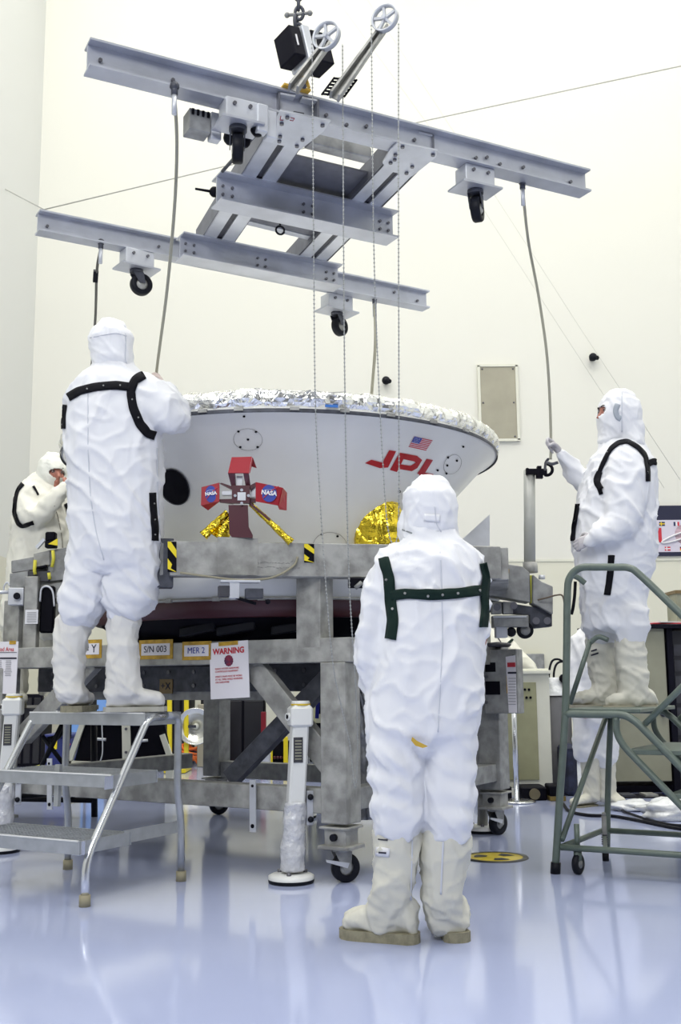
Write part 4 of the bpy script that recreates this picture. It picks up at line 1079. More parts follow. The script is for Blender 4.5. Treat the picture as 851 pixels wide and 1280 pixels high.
def ribbon(pts, wpx, bvh, m, name, parent, off=.006, th=.004, n=10, lift=0.0, label=None, th_cols=3):
    "webbing laid over the cloth: the pixel path picks where it lies on the body"
    path = []
    for i in range(len(pts) - 1):
        for k in range(n):
            t = k / n; path.append((pts[i][0] * (1 - t) + pts[i + 1][0] * t, pts[i][1] * (1 - t) + pts[i + 1][1] * t))
    path.append(pts[-1]); vs = []; prev = None; rows = 0
    for i, (x, y) in enumerate(path):
        a = path[max(i - 1, 0)]; b = path[min(i + 1, len(path) - 1)]
        dx, dy = b[0] - a[0], b[1] - a[1]; L = sqrt(dx * dx + dy * dy) or 1; nx, ny = -dy / L, dx / L
        row = []
        for k in range(th_cols + 1):
            o_ = (k / th_cols - .5) * wpx; h_, no = hit(x + nx * o_, y + ny * o_, bvh)
            if h_ is not None and prev is not None and abs(h_.y - prev) > .16: h_ = None
            row.append((h_ + no * off) if h_ is not None else None)
            if h_ is not None: prev = h_.y
        if prev is None: continue
        ys = [r.y for r in row if r is not None]
        yy = sum(ys) / len(ys) if ys else prev
        for k in range(th_cols + 1):
            if row[k] is None:
                o_ = (k / th_cols - .5) * wpx; row[k] = P(x + nx * o_, y + ny * o_, yy)
        vs.append(row)
    # smooth along the path so that the webbing bridges folds
    for _ in range(2):
        vs = [vs[0]] + [[(vs[i - 1][k] + vs[i][k] * 2 + vs[i + 1][k]) / 4 for k in range(th_cols + 1)] for i in range(1, len(vs) - 1)] + [vs[-1]]
    mb = MB(); c = th_cols + 1
    mb.add([v for r in vs for v in r], [(i * c + k, i * c + k + 1, (i + 1) * c + k + 1, (i + 1) * c + k) for i in range(len(vs) - 1) for k in range(th_cols)], True)
    o = mb.build(name, m, parent, label=label)
    md = o.modifiers.new('thick', 'SOLIDIFY'); md.thickness = th; md.offset = 0
    return o
def studs(pts, bvh, parent, r=.005, m=None):
    for x, y in pts:
        h_, no = hit(x, y, bvh)
        if h_ is not None: MB().tube([h_ + no * .004, h_ + no * .013], r, 8).build('stud', m or aluw2, parent)
def hand(c, fwd, palm_n, side, size=1.0, curl=(1.1, 1.2, 1.3, 1.4), m=None, parent=None, name='gloved_hand', spread=.0):
    """c wrist, fwd along the palm, palm_n the way the palm faces, side towards the thumb"""
    f, pn, s = V(fwd).normalized(), V(palm_n).normalized(), V(side).normalized()
    k = size; mbs = []
    pal = MB(); prof = []
    # palm as a tapered slab loft
    rings = []
    for t_, w, d in ((0, .026, .020), (.03, .034, .019), (.06, .041, .016), (.085, .042, .014), (.095, .038, .012)):
        ctr = V(c) + f * t_ * k
        rings.append([ctr + s * cos(a) * w * k + pn * sin(a) * d * k for a in [2 * pi * i / 14 for i in range(14)]])
    pal.add([v for r in rings for v in r], [(i * 14 + j, i * 14 + (j + 1) % 14, (i + 1) * 14 + (j + 1) % 14, (i + 1) * 14 + j) for i in range(4) for j in range(14)] + [tuple(range(14))[::-1], tuple(56 + j for j in range(14))], True)
    mbs.append(pal)
    for i, (L, cu) in enumerate(zip((.072, .082, .076, .060), curl)):
        base = V(c) + f * (.088 - .004 * abs(i - 1)) * k + s * (.029 - i * .0195) * k
        p = [base - f * .015 * k, base]; a = cu * .35; d_ = f * cos(a) + pn * sin(a) + s * spread * (1.5 - i)
        for seg_, fr in enumerate((.45, .30, .25)):
            p.append(p[-1] + d_.normalized() * L * fr * k); a += cu * (.85 if seg_ == 0 else .6); d_ = f * cos(a) + pn * sin(a)
        mbs.append(MB().tube(smooth_path(p, 3), [(.0098 - .0022 * q / (3 * (len(p) - 1))) * k for q in range(3 * (len(p) - 1) + 1)], 10))
        mbs.append(MB().ball(p[-1], .0076 * k, 10))
    p0 = V(c) + f * .022 * k + s * .024 * k
    p = [p0, p0 + (f * .6 + s * .7 + pn * .3).normalized() * .034 * k, p0 + (f * .8 + s * .5 + pn * .6).normalized() * .062 * k, p0 + (f * .9 + s * .15 + pn * .9).normalized() * .082 * k]
    mbs.append(MB().tube(smooth_path(p, 3), [(.013 - .004 * q / 9) * k for q in range(10)], 10)); mbs.append(MB().ball(p[-1], .009 * k, 10))
    me = fused(mbs, .0034, 2)
    return obj(name, me, m or glove, parent)
def face_on(head_c, look, up, k, parent, body_mbs, lips=True):
    """face relief lofts joined to the head of the body: brow, nose, mouth, chin, ears"""
    look = V(look).normalized(); up = V(up).normalized(); s = look.cross(up).normalized()
    def A(a, b, c_): return head_c + look * a * k + s * b * k + up * c_ * k
    mbs = []
    hd = MB(); vs = []; fs = []; n1, n2 = 20, 14
    for i in range(n2 + 1):
        t = pi * i / n2
        for j in range(n1):
            a = 2 * pi * j / n1; x, y, z_ = sin(t) * cos(a), sin(t) * sin(a), cos(t)
            wx = .095 * (1 - .12 * max(0, -z_)); wy = .074 * (1 - .25 * max(0, -z_) ** 1.5)
            vs.append(A(x * wx, y * wy, z_ * .118))
    hd.add(vs, [(i * n1 + j, i * n1 + (j + 1) % n1, (i + 1) * n1 + (j + 1) % n1, (i + 1) * n1 + j) for i in range(n2) for j in range(n1)], True)
    mbs.append(hd)
    mbs.append(MB().tube([A(.088, 0, .022), A(.104, 0, -.006), A(.118, 0, -.026), A(.098, 0, -.036)], [.010, .011, .014, .010], 10))
    mbs.append(MB().ball(A(.104, .010, -.030), .009 * k, 10)); mbs.append(MB().ball(A(.104, -.010, -.030), .009 * k, 10))
    for sg in (-1, 1):
        mbs.append(MB().tube([A(.090, sg * .012, .034), A(.086, sg * .032, .037), A(.070, sg * .052, .030)], .009 * k, 8))
        mbs.append(MB().ball(A(.070, sg * .042, -.022), .020 * k, 10))
        mbs.append(MB().ball(A(-.004, sg * .076, -.006), .022 * k, 10, (.9, .4, 1.4)))
    mbs.append(MB().ball(A(.080, 0, -.062), .024 * k, 10, (1, 1.2, .6))); mbs.append(MB().ball(A(.068, 0, -.096), .026 * k, 10))
    mbs.append(MB().tube([A(-.015, 0, -.05), A(-.025, 0, -.19)], .052 * k, 12))
    for sg in (-1, 1):
        MB().ball(A(.083, sg * .031, .012), .0135 * k, 10).build('eyeball', mat('eye_white', (.30, .22, .20), .3), parent)
        MB().ball(A(.0935, sg * .031, .012), .0060 * k, 8).build('iris', eyem, parent)
        MB().tube([A(.101, sg * .014, .034), A(.099, sg * .030, .039), A(.083, sg * .054, .031)], .0042 * k, 6).build('eyebrow', mat('brow_hair', (.03, .015, .01), .8), parent)
    if lips: MB().tube([A(.101, -.022, -.062), A(.106, 0, -.060), A(.101, .022, -.062)], .005 * k, 6).build('lips', mat('lips', (.33, .09, .08), .5), parent)
    return mbs
def cut_opening(me, centre, look, up, w, h):
    "remove the cloth over the eyes: an oval window in the hood"
    look = V(look).normalized(); s = look.cross(V(up)).normalized(); u = s.cross(look).normalized()
    bm = bmesh.new(); bm.from_mesh(me); dl = []
    for f in bm.faces:
        d = f.calc_center_median() - centre
        if d.dot(look) > 0 and (d.dot(s) / w) ** 2 + (d.dot(u) / h) ** 2 < 1: dl.append(f)
    bmesh.ops.delete(bm, geom=dl, context='FACES'); 
    edge = [e for e in bm.edges if e.is_boundary]
    bm.to_mesh(me); bm.free(); return me
def person(label_, base, group='technicians in white cleanroom coveralls'):
    return thing('person', label_, 'person', base)
def dress(t, body, cover, hood, boots, suit_m, hood_m, boot_m, vox=.0105, wr=.010, seed=1, head=None, creases=(), soles=(), freq=9.0, hood_cut=None, boot_creases=(), head_mbs=None):
    inner = [loft(c, kr=.70) for c in body]
    if head_mbs: inner += head_mbs
    bo = obj('body', fused(inner, .011 if head_mbs else .02, 2), skin, t)
    cm = fused([loft(c) for c in cover], vox, 4, wr, seed, freq, creases=creases)
    co = obj('coverall', cm.copy(), suit_m, t); wb = bvh_of(cm)
    hm = fused([loft(c) for c in hood], .008, 5, wr * .38, seed + 3, freq * 1.5)
    hb = bvh_of(hm)
    if hood_cut: cut_opening(hm, *hood_cut)
    ho = obj('hood', hm, hood_m, t)
    if hood_cut: md = ho.modifiers.new('thick', 'SOLIDIFY'); md.thickness = .006; md.offset = -1
    bb = []
    for i, b in enumerate(boots):
        bmh = fused([loft(c) for c in b], .009, 3, .007, seed + 5 + i, 12, creases=boot_creases)
        bb.append(bvh_of(bmh)); obj('boot', bmh, boot_m, t)
    return wb, hb, bb
def sole(pts, z0, z1, m, t):
    "footprint polygon from pixel points on height z0"
    g = [Z(x, y, z0) for x, y in pts]
    mb = MB(); n = len(g); k = [V((q.x, q.y, z1)) for q in g]; c = sum(g, V((0, 0, 0))) / n
    a = [V((q.x, q.y, z0)) for q in g]
    mid = [c + (q - c) * 1.04 for q in a]; mid = [V((q.x, q.y, (z0 + z1) / 2)) for q in mid]
    mb.add(a + mid + k, [tuple(range(n))[::-1], tuple(range(2 * n, 3 * n))] + [(i, (i + 1) % n, n + (i + 1) % n, n + i) for i in range(n)] + [(n + i, n + (i + 1) % n, 2 * n + (i + 1) % n, 2 * n + i) for i in range(n)])
    return mb.build('sole', m, t)
def footprint(heel, toe, w_heel, w_ball, z0, z1, m, t):
    "sole between two world points on the ground plane"
    h, o_ = V((heel[0], heel[1], 0)), V((toe[0], toe[1], 0)); d = o_ - h; L = d.length; d.normalize(); s = V((-d.y, d.x, 0)); mb = MB(); r = []
    prof = [(0, .25), (.03, .7), (.10, 1), (.3, .92), (.5, .95), (.7, 1), (.85, .95), (.94, .72), (1, .28)]
    for f, w in prof: r.append((f, w * (w_heel + (w_ball - w_heel) * min(1, f * 1.5))))
    pts = [h + d * f * L + s * w for f, w in r] + [h + d * f * L - s * w for f, w in r[::-1]]
    n = len(pts); mb.add([p + UP * z0 for p in pts] + [p + UP * z1 for p in pts], [tuple(range(n))[::-1], tuple(range(n, 2 * n))] + [(i, (i + 1) % n, n + (i + 1) % n, n + i) for i in range(n)])
    return mb.build('sole', m, t)
def foot_mb(heel, toe, w_heel, w_ball, z0, hgt, ank=.10):
    "closed foot volume from heel to toe"
    h, o_ = V((heel[0], heel[1], z0)), V((toe[0], toe[1], z0)); d = o_ - h; L = d.length; d.normalize(); s = V((-d.y, d.x, 0)); mb = MB(); seg = 14; rings = []
    for f, w, z_ in ((.0, .55, .7), (.06, .9, 1.0), (.25, 1, 1.15), (.45, .98, .95), (.62, 1, .82), (.78, 1.02, .72), (.90, .92, .64), (.98, .62, .44)):
        ww = w * (w_heel + (w_ball - w_heel) * min(1, f * 1.6)); zz = z_ * hgt
        rings.append([h + d * f * L + s * cos(a) * ww + UP * (zz / 2 + sin(a) * zz / 2 + .004) for a in [2 * pi * i / seg for i in range(seg)]])
    m = len(rings)
    mb.add([v for r in rings for v in r], [(i * seg + j, i * seg + (j + 1) % seg, (i + 1) * seg + (j + 1) % seg, (i + 1) * seg + j) for i in range(m - 1) for j in range(seg)] + [tuple(range(seg))[::-1], tuple((m - 1) * seg + j for j in range(seg))], True)
    return mb
def boots_fused(t, chain, foot, boot_m, seed, creases=(), wr=.011, freq=9):
    me = fused([loft(chain), foot], .0095, 3, wr, seed, freq, creases=creases)
    b = bvh_of(me); obj('boot', me, boot_m, t); return b

# ---- foreground worker seen from behind
Yf = 4.37
t = person('person seen from behind in foreground, white coverall with dark green harness', (.25, Yf, 0))
body = [[(538, 665, Yf, 30, .09), (538, 720, Yf, 60, .15), (535, 800, Yf, 62, .16), (528, 880, Yf, 66, .16), (528, 925, Yf, 62, .15)],
        [(497, 905, Yf, 32, .11), (495, 1000, Yf, 32, .09), (490, 1090, Yf, 20, .06), (486, 1140, Yf + .02, 15, .04)],
        [(562, 905, Yf, 30, .11), (560, 1000, Yf, 30, .09), (555, 1090, Yf, 20, .06), (556, 1138, Yf + .03, 14, .04)],
        [(486, 715, Yf, 22, .07), (466, 770, Yf, 18, .06), (457, 830, Yf + .02, 15, .05), (466, 868, Yf + .20, 12, .04)],
        [(588, 712, Yf, 20, .07), (599, 760, Yf, 15, .06), (600, 800, Yf + .05, 13, .05), (575, 850, Yf + .25, 12, .04)]]
cover = [[(539, 668, Yf, 31, .10), (540, 680, Yf, 46, .12), (540, 692, Yf, 60, .15), (539, 712, Yf, 66, .175), (538, 750, Yf, 66, .185), (537, 800, Yf, 67, .19), (533, 850, Yf, 70, .19), (528, 890, Yf, 72, .19), (527, 918, Yf, 70, .18), (527, 932, Yf, 60, .14)],
         [(495, 900, Yf, 38, .15), (496, 940, Yf, 35, .145), (496, 975, Yf, 33, .135), (497, 1000, Yf, 32, .13), (498, 1022, Yf, 32, .13), (498, 1036, Yf, 29, .11)],
         [(562, 900, Yf, 36, .15), (563, 940, Yf, 32, .14), (561, 975, Yf, 31, .135), (561, 1005, Yf, 32, .13), (561, 1030, Yf, 31, .13), (561, 1042, Yf, 29, .11)],
         [(492, 702, Yf, 20, .09), (480, 725, Yf, 22, .085), (470, 755, Yf, 19, .08), (463, 790, Yf, 18, .075), (459, 825, Yf, 16, .07), (461, 848, Yf + .04, 15, .065), (470, 866, Yf + .14, 12, .055), (482, 876, Yf + .24, 9, .045)],
         [(584, 700, Yf, 18, .09), (592, 722, Yf, 20, .085), (599, 755, Yf, 14, .08), (599, 785, Yf + .02, 13, .075), (592, 815, Yf + .12, 13, .07), (575, 850, Yf + .26, 11, .05)],
         [(538, 660, Yf, 34, .10), (539, 672, Yf, 36, .11), (540, 682, Yf, 44, .12)]]
hood = [[(538, 608, Yf, 25, .085), (538, 613, Yf, 31, .105), (537, 620, Yf, 34, .12), (538, 640, Yf, 34, .125), (538, 655, Yf, 34, .12), (533, 668, Yf + .02, 33, .115), (528, 677, Yf + .03, 30, .10)],
        [(513, 645, Yf + .05, 13, .07), (508, 662, Yf + .06, 12, .07), (508, 676, Yf + .06, 9, .06), (511, 686, Yf + .05, 5, .03)]]
Lk = P(498, 1030, Yf)
lab_boot = (Lk, .16, .006, .055)
wb, hb, _ = dress(t, body, cover, hood, [], suit, hoodm, bootm, seed=1.0, wr=.0135, freq=7.5,
                  creases=((P(495, 985, Yf), .27, .020, .095), (P(561, 985, Yf), .27, .019, .10), (P(528, 935, Yf), .22, .013, .11), (P(462, 800, Yf), .2, .006, .06)),
                  head_mbs=face_on(P(536, 634, Yf + .02), (-.25, 1, 0), (0, 0, 1), 1.0, t, None))
gl, gr = G(512, 1178), G(585, 1174)
b1 = boots_fused(t, [(496, 1044, Yf, 31, .095), (495, 1062, Yf, 30, .095), (492, 1090, Yf, 28, .09), (488, 1115, Yf, 27, .085), (484, 1135, Yf + .015, 28, .07), (484, 1155, Yf + .02, 25, .058)],
        foot_mb((.285, 4.355), (-.012, 4.47), .056, .064, .018, .14), bootm, 2, ((P(485, 1130, Yf), .16, .006, .05),))
b2 = boots_fused(t, [(558, 1048, Yf, 29, .095), (556, 1065, Yf, 29, .095), (555, 1090, Yf, 27, .09), (553, 1118, Yf, 26, .085), (556, 1140, Yf + .02, 25, .07), (557, 1154, Yf + .03, 23, .06)],
        foot_mb((.44, 4.355), (.40, 4.645), .056, .060, .018, .13), bootm, 4, ((P(555, 1130, Yf), .16, .006, .05),))
footprint((.288, 4.345), (-.014, 4.468), .052, .060, 0.0, .038, solem, t)
footprint((.44, 4.335), (.40, 4.64), .052, .056, 0.0, .038, solem, t)
ribbon([(480, 698), (487, 725), (489, 750), (492, 775), (489, 799)], 13, wb, strapm, 'harness_strap', t, n=8)
ribbon([(487, 745), (510, 742), (540, 744), (570, 742), (600, 738)], 13, wb, strapm, 'harness_strap', t, n=8)
ribbon([(603, 704), (607, 720), (604, 740), (605, 760), (603, 784)], 10, wb, strapm, 'harness_strap', t, n=8)
studs([(507, 742), (535, 744), (571, 742), (597, 738), (485, 726), (491, 762), (553, 743)], wb, t)
MB().poly([P(524, 910, Yf - .20)] * 0 + [P(x, y, Yf - .185) for x, y in ((515, 921), (521, 926), (531, 931), (535, 933), (528, 935), (519, 932), (514, 926))], .006).build('yellow_strip', mat('ochre_cloth', (.55, .36, .04), .6), t)
ribbon([(550, 690), (552, 740), (553, 800), (550, 860), (547, 915)], 1.3, wb, seamm, 'seam', t, off=.002, th=.002, n=8, th_cols=1)
ribbon([(503, 662), (520, 668), (540, 664), (562, 665), (570, 672)], 1.5, hb, mat('grey_binding', (.25, .27, .28), .7), 'hood_binding', t, off=.002, th=.002, n=6, th_cols=1)  # thin dark grey line along the lower hood edge
ribbon([(530, 647), (550, 648)], 9, hb, hoodm, 'hood_tab', t, off=.004, th=.003, n=6)
ribbon([(543, 633), (544, 645), (545, 655), (551, 664)], 1.0, hb, seamm, 'drawstring', t, off=.005, th=.002, n=6, th_cols=1)
ribbon([(515, 1050), (514, 1090), (513, 1125)], 1.5, b1, seamm, 'zip', t, off=.002, th=.003, n=6, th_cols=1)
ribbon([(554, 1052), (552, 1090), (551, 1118)], 2.5, b2, seamm, 'zip', t, off=.002, th=.003, n=6, th_cols=1)
ribbon([(470, 1064), (487, 1066)], 11, b1, tapew, 'boot_label', t, off=.003, th=.001, n=5)
ribbon([(474, 1064.5), (483, 1065.5)], 2, b1, inkm, 'label_print', t, off=.006, th=.001, n=5, th_cols=1)
ribbon([(473, 1049), (485, 1050)], 1.5, b1, inkm, 'label_print', t, off=.004, th=.001, n=5, th_cols=1)
hand(P(480, 874, Yf + .22), V((.35, .75, .25)), V((.8, -.3, 0)), V((0, 0, 1)), 1.0, parent=t)
hand(P(577, 849, Yf + .26), V((-.5, .7, .25)), V((-.8, -.3, 0)), V((0, 0, 1)), 1.0, parent=t)

# ---- tall worker on the aluminium steps (back to us, right arm up)
Yt = 5.50; zs = .85
t = person('tall person seen from behind on aluminium steps, white coverall with black harness', (P(140, 887, Yt).x, Yt, zs))
body = [[(143, 465, Yt, 24, .08), (142, 510, Yt, 56, .15), (143, 600, Yt, 55, .16), (145, 680, Yt, 55, .15), (140, 715, Yt, 48, .14)],
        [(110, 700, Yt, 28, .11), (103, 755, Yt, 20, .09), (90, 785, Yt, 16, .06), (87, 860, Yt, 13, .05)], [(168, 700, Yt, 30, .11), (160, 755, Yt, 22, .09), (154, 785, Yt, 16, .06), (153, 860, Yt, 13, .05)],
        [(178, 495, Yt, 24, .08), (214, 526, Yt - .08, 18, .06), (212, 508, Yt + .02, 12, .05), (203, 490, Yt + .18, 9, .04)],
        [(104, 498, Yt, 22, .08), (93, 540, Yt + .1, 16, .06), (120, 520, Yt + .3, 12, .05)]]
cover = [[(143, 456, Yt, 24, .09), (142, 468, Yt, 34, .12), (141, 480, Yt, 50, .15), (140, 497, Yt, 60, .18), (141, 520, Yt, 61, .20), (144, 560, Yt, 60, .21), (146, 600, Yt, 59, .21), (146, 650, Yt, 59, .21), (145, 690, Yt, 59, .20), (145, 708, Yt, 57, .18)],
         [(113, 690, Yt, 28, .15), (110, 715, Yt, 26, .15), (106, 738, Yt, 28, .15), (103, 755, Yt, 29, .15), (98, 768, Yt, 25, .13), (93, 776, Yt, 20, .10)],
         [(168, 690, Yt, 35, .16), (168, 715, Yt, 34, .155), (164, 738, Yt, 35, .15), (161, 752, Yt, 32, .15), (157, 764, Yt, 24, .12), (155, 770, Yt, 21, .10)],
         [(176, 492, Yt, 28, .13), (196, 506, Yt - .05, 28, .12), (211, 519, Yt - .09, 26, .11), (219, 527, Yt - .09, 19, .09)],
         [(219, 527, Yt - .08, 20, .09), (220, 514, Yt - .03, 19, .08), (212, 499, Yt + .07, 15, .065), (204, 486, Yt + .17, 10, .05)],
         [(104, 494, Yt, 22, .12), (95, 520, Yt + .03, 16, .10), (96, 545, Yt + .12, 14, .08), (112, 530, Yt + .26, 12, .07)]]
hood = [[(140, 409, Yt, 18, .08), (139, 414, Yt, 24, .105), (139, 424, Yt, 28, .12), (140, 438, Yt, 26, .12), (141, 452, Yt, 25.5, .12), (142, 462, Yt, 25, .10)],
        [(120, 421, Yt, 8, .07), (118, 428, Yt, 6, .07)]]
wb, hb, _ = dress(t, body, cover, hood, [], suit, hoodm, boot2, seed=5.0, wr=.0145, freq=6.5,
                  creases=((P(106, 750, Yt), .24, .018, .085), (P(162, 745, Yt), .24, .016, .09), (P(120, 700, Yt), .2, .008, .09)),
                  head_mbs=face_on(P(141, 432, Yt + .02), (.35, 1, 0), (0, 0, 1), 1.0, t, None))
fx_ = lambda px: P(px, 887, Yt).x
bl_ = boots_fused(t, [(92, 776, Yt, 21, .095), (90, 792, Yt, 21, .10), (87, 820, Yt, 20, .095), (86, 848, Yt, 19, .09), (88, 868, Yt, 18, .08)],
        foot_mb((fx_(90), Yt - .05), (fx_(96), Yt + .21), .058, .06, zs + .03, .115), boot2, 7, ((P(88, 840, Yt), .2, .006, .045),))
br_ = boots_fused(t, [(155, 770, Yt, 22, .095), (153, 792, Yt, 20, .10), (153, 820, Yt, 20, .095), (153, 848, Yt, 22, .09), (154, 866, Yt, 24, .085)],
        foot_mb((fx_(133), Yt - .02), (fx_(204), Yt + .06), .056, .06, zs + .02, .12), boot2, 8, ((P(153, 845, Yt), .18, .006, .045),))
footprint((fx_(90), Yt - .06), (fx_(98), Yt + .22), .056, .058, zs + .002, zs + .034, solem, t)
footprint((fx_(130), Yt - .02), (fx_(206), Yt + .065), .054, .058, zs + .002, zs + .026, mat('pale_sole', (.45, .44, .38), .7), t)
ribbon([(86, 497), (100, 489), (118, 484.5), (145, 482), (162, 484)], 10, wb, strapb, 'harness_strap', t, n=8)
ribbon([(180, 469), (168, 476), (163, 490), (166, 510), (174, 530), (184, 542), (193, 545)], 11, wb, strapb, 'harness_strap', t, n=8)
ribbon([(82, 506), (80, 520), (80, 536)], 5, wb, strapb, 'harness_strap', t, n=6)
ribbon([(190, 616), (191, 640), (193, 660), (193, 676)], 8, wb, strapb, 'hip_strap', t, n=8)
studs([(110, 487), (130, 483), (150, 483), (165, 500), (172, 522), (191, 630), (192, 650), (193, 668)], wb, t, .004)
ribbon([(110, 492), (110, 560), (113, 620), (120, 665), (130, 700)], 1.1, wb, seamm, 'seam', t, off=.002, th=.002, n=8, th_cols=1)
ribbon([(196, 560), (197, 620), (200, 680)], 1.2, wb, seamm, 'seam', t, off=.002, th=.002, n=8, th_cols=1)
ribbon([(113, 422), (128, 419), (145, 416), (158, 420)], 1.2, hb, seamm, 'hood_seam', t, off=.002, th=.002, n=6, th_cols=1)
ribbon([(156, 405), (157, 425), (156, 448), (160, 460)], 1.2, hb, seamm, 'hood_seam', t, off=.002, th=.002, n=6, th_cols=1)
hw_ = P(204, 485, Yt + .19)
hand(hw_, P(195, 470, Yt + .25) - hw_, V((-.9, .3, 0)), V((0, .3, .9)), .95, (1.6, 1.6, 1.7, 1.7), parent=t)
hw2 = P(112, 530, Yt + .28); hand(hw2, V((.9, .5, .1)), V((0, .9, -.3)), V((0, 0, 1)), .95, (1.3, 1.3, 1.4, 1.4), parent=t)

# ---- worker on the green rolling stair (profile, facing left)
Yr = 6.12; zr = .82
t = person('person in profile on green stair holding a rope, white coverall', (P(770, 890, Yr).x, Yr, zr))
body = [[(775, 550, Yr, 22, .08), (777, 590, Yr, 38, .16), (770, 660, Yr, 44, .17), (768, 740, Yr, 36, .15), (767, 770, Yr, 34, .14)],
        [(752, 770, Yr + .12, 16, .08), (752, 860, Yr + .12, 12, .06)], [(788, 770, Yr - .08, 16, .08), (790, 860, Yr - .08, 13, .06)],
        [(782, 580, Yr - .14, 20, .06), (776, 645, Yr - .2, 18, .06), (746, 668, Yr - .22, 10, .04)],
        [(752, 590, Yr + .12, 16, .06), (732, 606, Yr + .12, 13, .05), (704, 567, Yr + .04, 6, .04)]]
cover = [[(775, 548, Yr, 24, .09), (777, 560, Yr, 30, .12), (778, 575, Yr, 39, .17), (776, 600, Yr, 44, .20), (770, 635, Yr, 50, .215), (768, 680, Yr, 51, .215), (769, 710, Yr, 48, .20), (767, 735, Yr, 40, .18), (767, 765, Yr, 39, .18), (768, 785, Yr, 38, .18)],
         [(754, 760, Yr + .08, 24, .13), (752, 785, Yr + .10, 22, .125), (751, 798, Yr + .10, 18, .10)],
         [(784, 765, Yr - .07, 24, .13), (786, 788, Yr - .08, 22, .125), (787, 802, Yr - .08, 19, .10)],
         [(783, 566, Yr - .13, 20, .08), (783, 585, Yr - .17, 25, .085), (781, 612, Yr - .19, 27, .09), (779, 640, Yr - .21, 26, .09), (774, 655, Yr - .22, 22, .09)],
         [(778, 652, Yr - .22, 20, .085), (762, 662, Yr - .24, 17, .075), (750, 668, Yr - .24, 14, .065), (740, 674, Yr - .22, 9, .05)],
         [(760, 588, Yr + .12, 18, .09), (744, 600, Yr + .14, 17, .08), (732, 606, Yr + .12, 14, .075), (720, 594, Yr + .09, 12, .06), (711, 579, Yr + .06, 9, .05), (703, 569, Yr + .04, 6, .04)]]
hood = [[(776, 496, Yr, 18, .075), (775, 501, Yr, 24, .10), (775, 512, Yr, 27, .115), (773, 526, Yr, 28, .115), (772, 538, Yr, 26, .11), (768, 548, Yr, 22, .095), (762, 556, Yr, 16, .08)],
        [(784, 535, Yr, 20, .105), (786, 547, Yr, 18, .11), (786, 556, Yr, 18, .12)]]
hc = P(769, 520, Yr)
wb, hb, _ = dress(t, body, cover, hood, [], suit, hoodm, bootm, seed=9.0, wr=.0145, freq=7,
                  creases=((P(768, 780, Yr), .22, .010, .07), (P(778, 645, Yr - .2), .18, .009, .06), (P(722, 596, Yr + .1), .2, .006, .045)),
                  head_mbs=face_on(P(770, 517, Yr), (-1, -.25, -.03), (0, 0, 1), 1.0, t, None, False), hood_cut=(P(768, 516, Yr), (-1, -.25, 0), (0, 0, 1), .060, .032))
fr_ = lambda px: P(px, 889, Yr).x
b_a = boots_fused(t, [(751, 798, Yr + .12, 18, .08), (752, 815, Yr + .12, 19, .085), (754, 835, Yr + .12, 18, .08), (758, 855, Yr + .12, 17, .08), (758, 872, Yr + .12, 18, .08)],
        foot_mb((fr_(772), Yr + .12), (fr_(712), Yr + .10), .045, .052, zr + .025, .09), bootm, 3, ((P(758, 850, Yr + .1), .18, .007, .045),))
b_b = boots_fused(t, [(787, 802, Yr - .09, 18, .08), (788, 820, Yr - .09, 19, .085), (790, 845, Yr - .09, 19, .085), (791, 862, Yr - .09, 18, .085), (790, 874, Yr - .09, 20, .08)],
        foot_mb((fr_(813), Yr - .09), (fr_(750), Yr - .12), .048, .052, zr + .025, .09), bootm, 6, ((P(789, 850, Yr - .1), .18, .007, .045),))
footprint((fr_(775), Yr + .12), (fr_(711), Yr + .10), .05, .055, zr + .002, zr + .03, mat('tan_sole', (.42, .39, .30), .7), t)
footprint((fr_(815), Yr - .09), (fr_(748), Yr - .12), .05, .055, zr + .002, zr + .03, MATS['tan_sole'], t)
ribbon([(752, 618), (746, 600), (751, 586), (763, 562), (773, 554), (784, 552), (797, 560), (806, 570), (809, 588), (809, 602)], 5.5, wb, strapb, 'harness_strap', t, n=6)
ribbon([(809, 580), (815, 577), (820, 578)], 8, wb, strapb, 'harness_strap', t, n=5)
ribbon([(722, 630), (720, 645), (717, 660), (716, 676)], 6, wb, strapb, 'chest_strap', t, n=6)
ribbon([(764, 694), (763, 712), (761, 728), (759, 744)], 8, wb, strapb, 'hip_strap', t, n=6)
ribbon([(750, 590), (747, 598), (747, 604), (752, 612)], 8, wb, strapb, 'strap_pad', t, n=6, off=.008)
ribbon([(737, 1)] * 0 + [(739, 814), (746, 812)], 1.5, b_a, inkm, 'boot_mark', t, off=.004, th=.001, n=4, th_cols=1)
ribbon([(739, 819), (748, 816)], 2.0, b_a, inkm, 'boot_mark', t, off=.004, th=.001, n=4, th_cols=1)
ribbon([(772, 505), (769, 513), (771, 521), (776, 524)], 7, hb, mat('grey_mesh', (.38, .42, .47), .7), 'hood_ear_mesh', t, off=.002, th=.002, n=5)
ribbon([(777, 488), (777, 505), (777, 526), (777, 540)], 1.2, hb, seamm, 'hood_seam', t, off=.003, th=.002, n=6, th_cols=1)
wr_ = P(704, 570, Yr + .04)
hd_ = (P(691, 556, Yr + .03) - wr_)
hand(wr_, hd_, V((-.5, -.6, -.5)), V((-.3, -.5, .7)), 1.0, (1.5, 1.5, 1.6, 1.6), mat('grey_glove', (.50, .48, .50), .45, bump=.1), t)
wr2 = P(741, 673, Yr - .22); hand(wr2, P(728, 678, Yr - .20) - wr2, V((.2, .9, -.2)), V((0, .1, 1)), .9, (1.1, 1.2, 1.3, 1.4), MATS['grey_glove'], t)

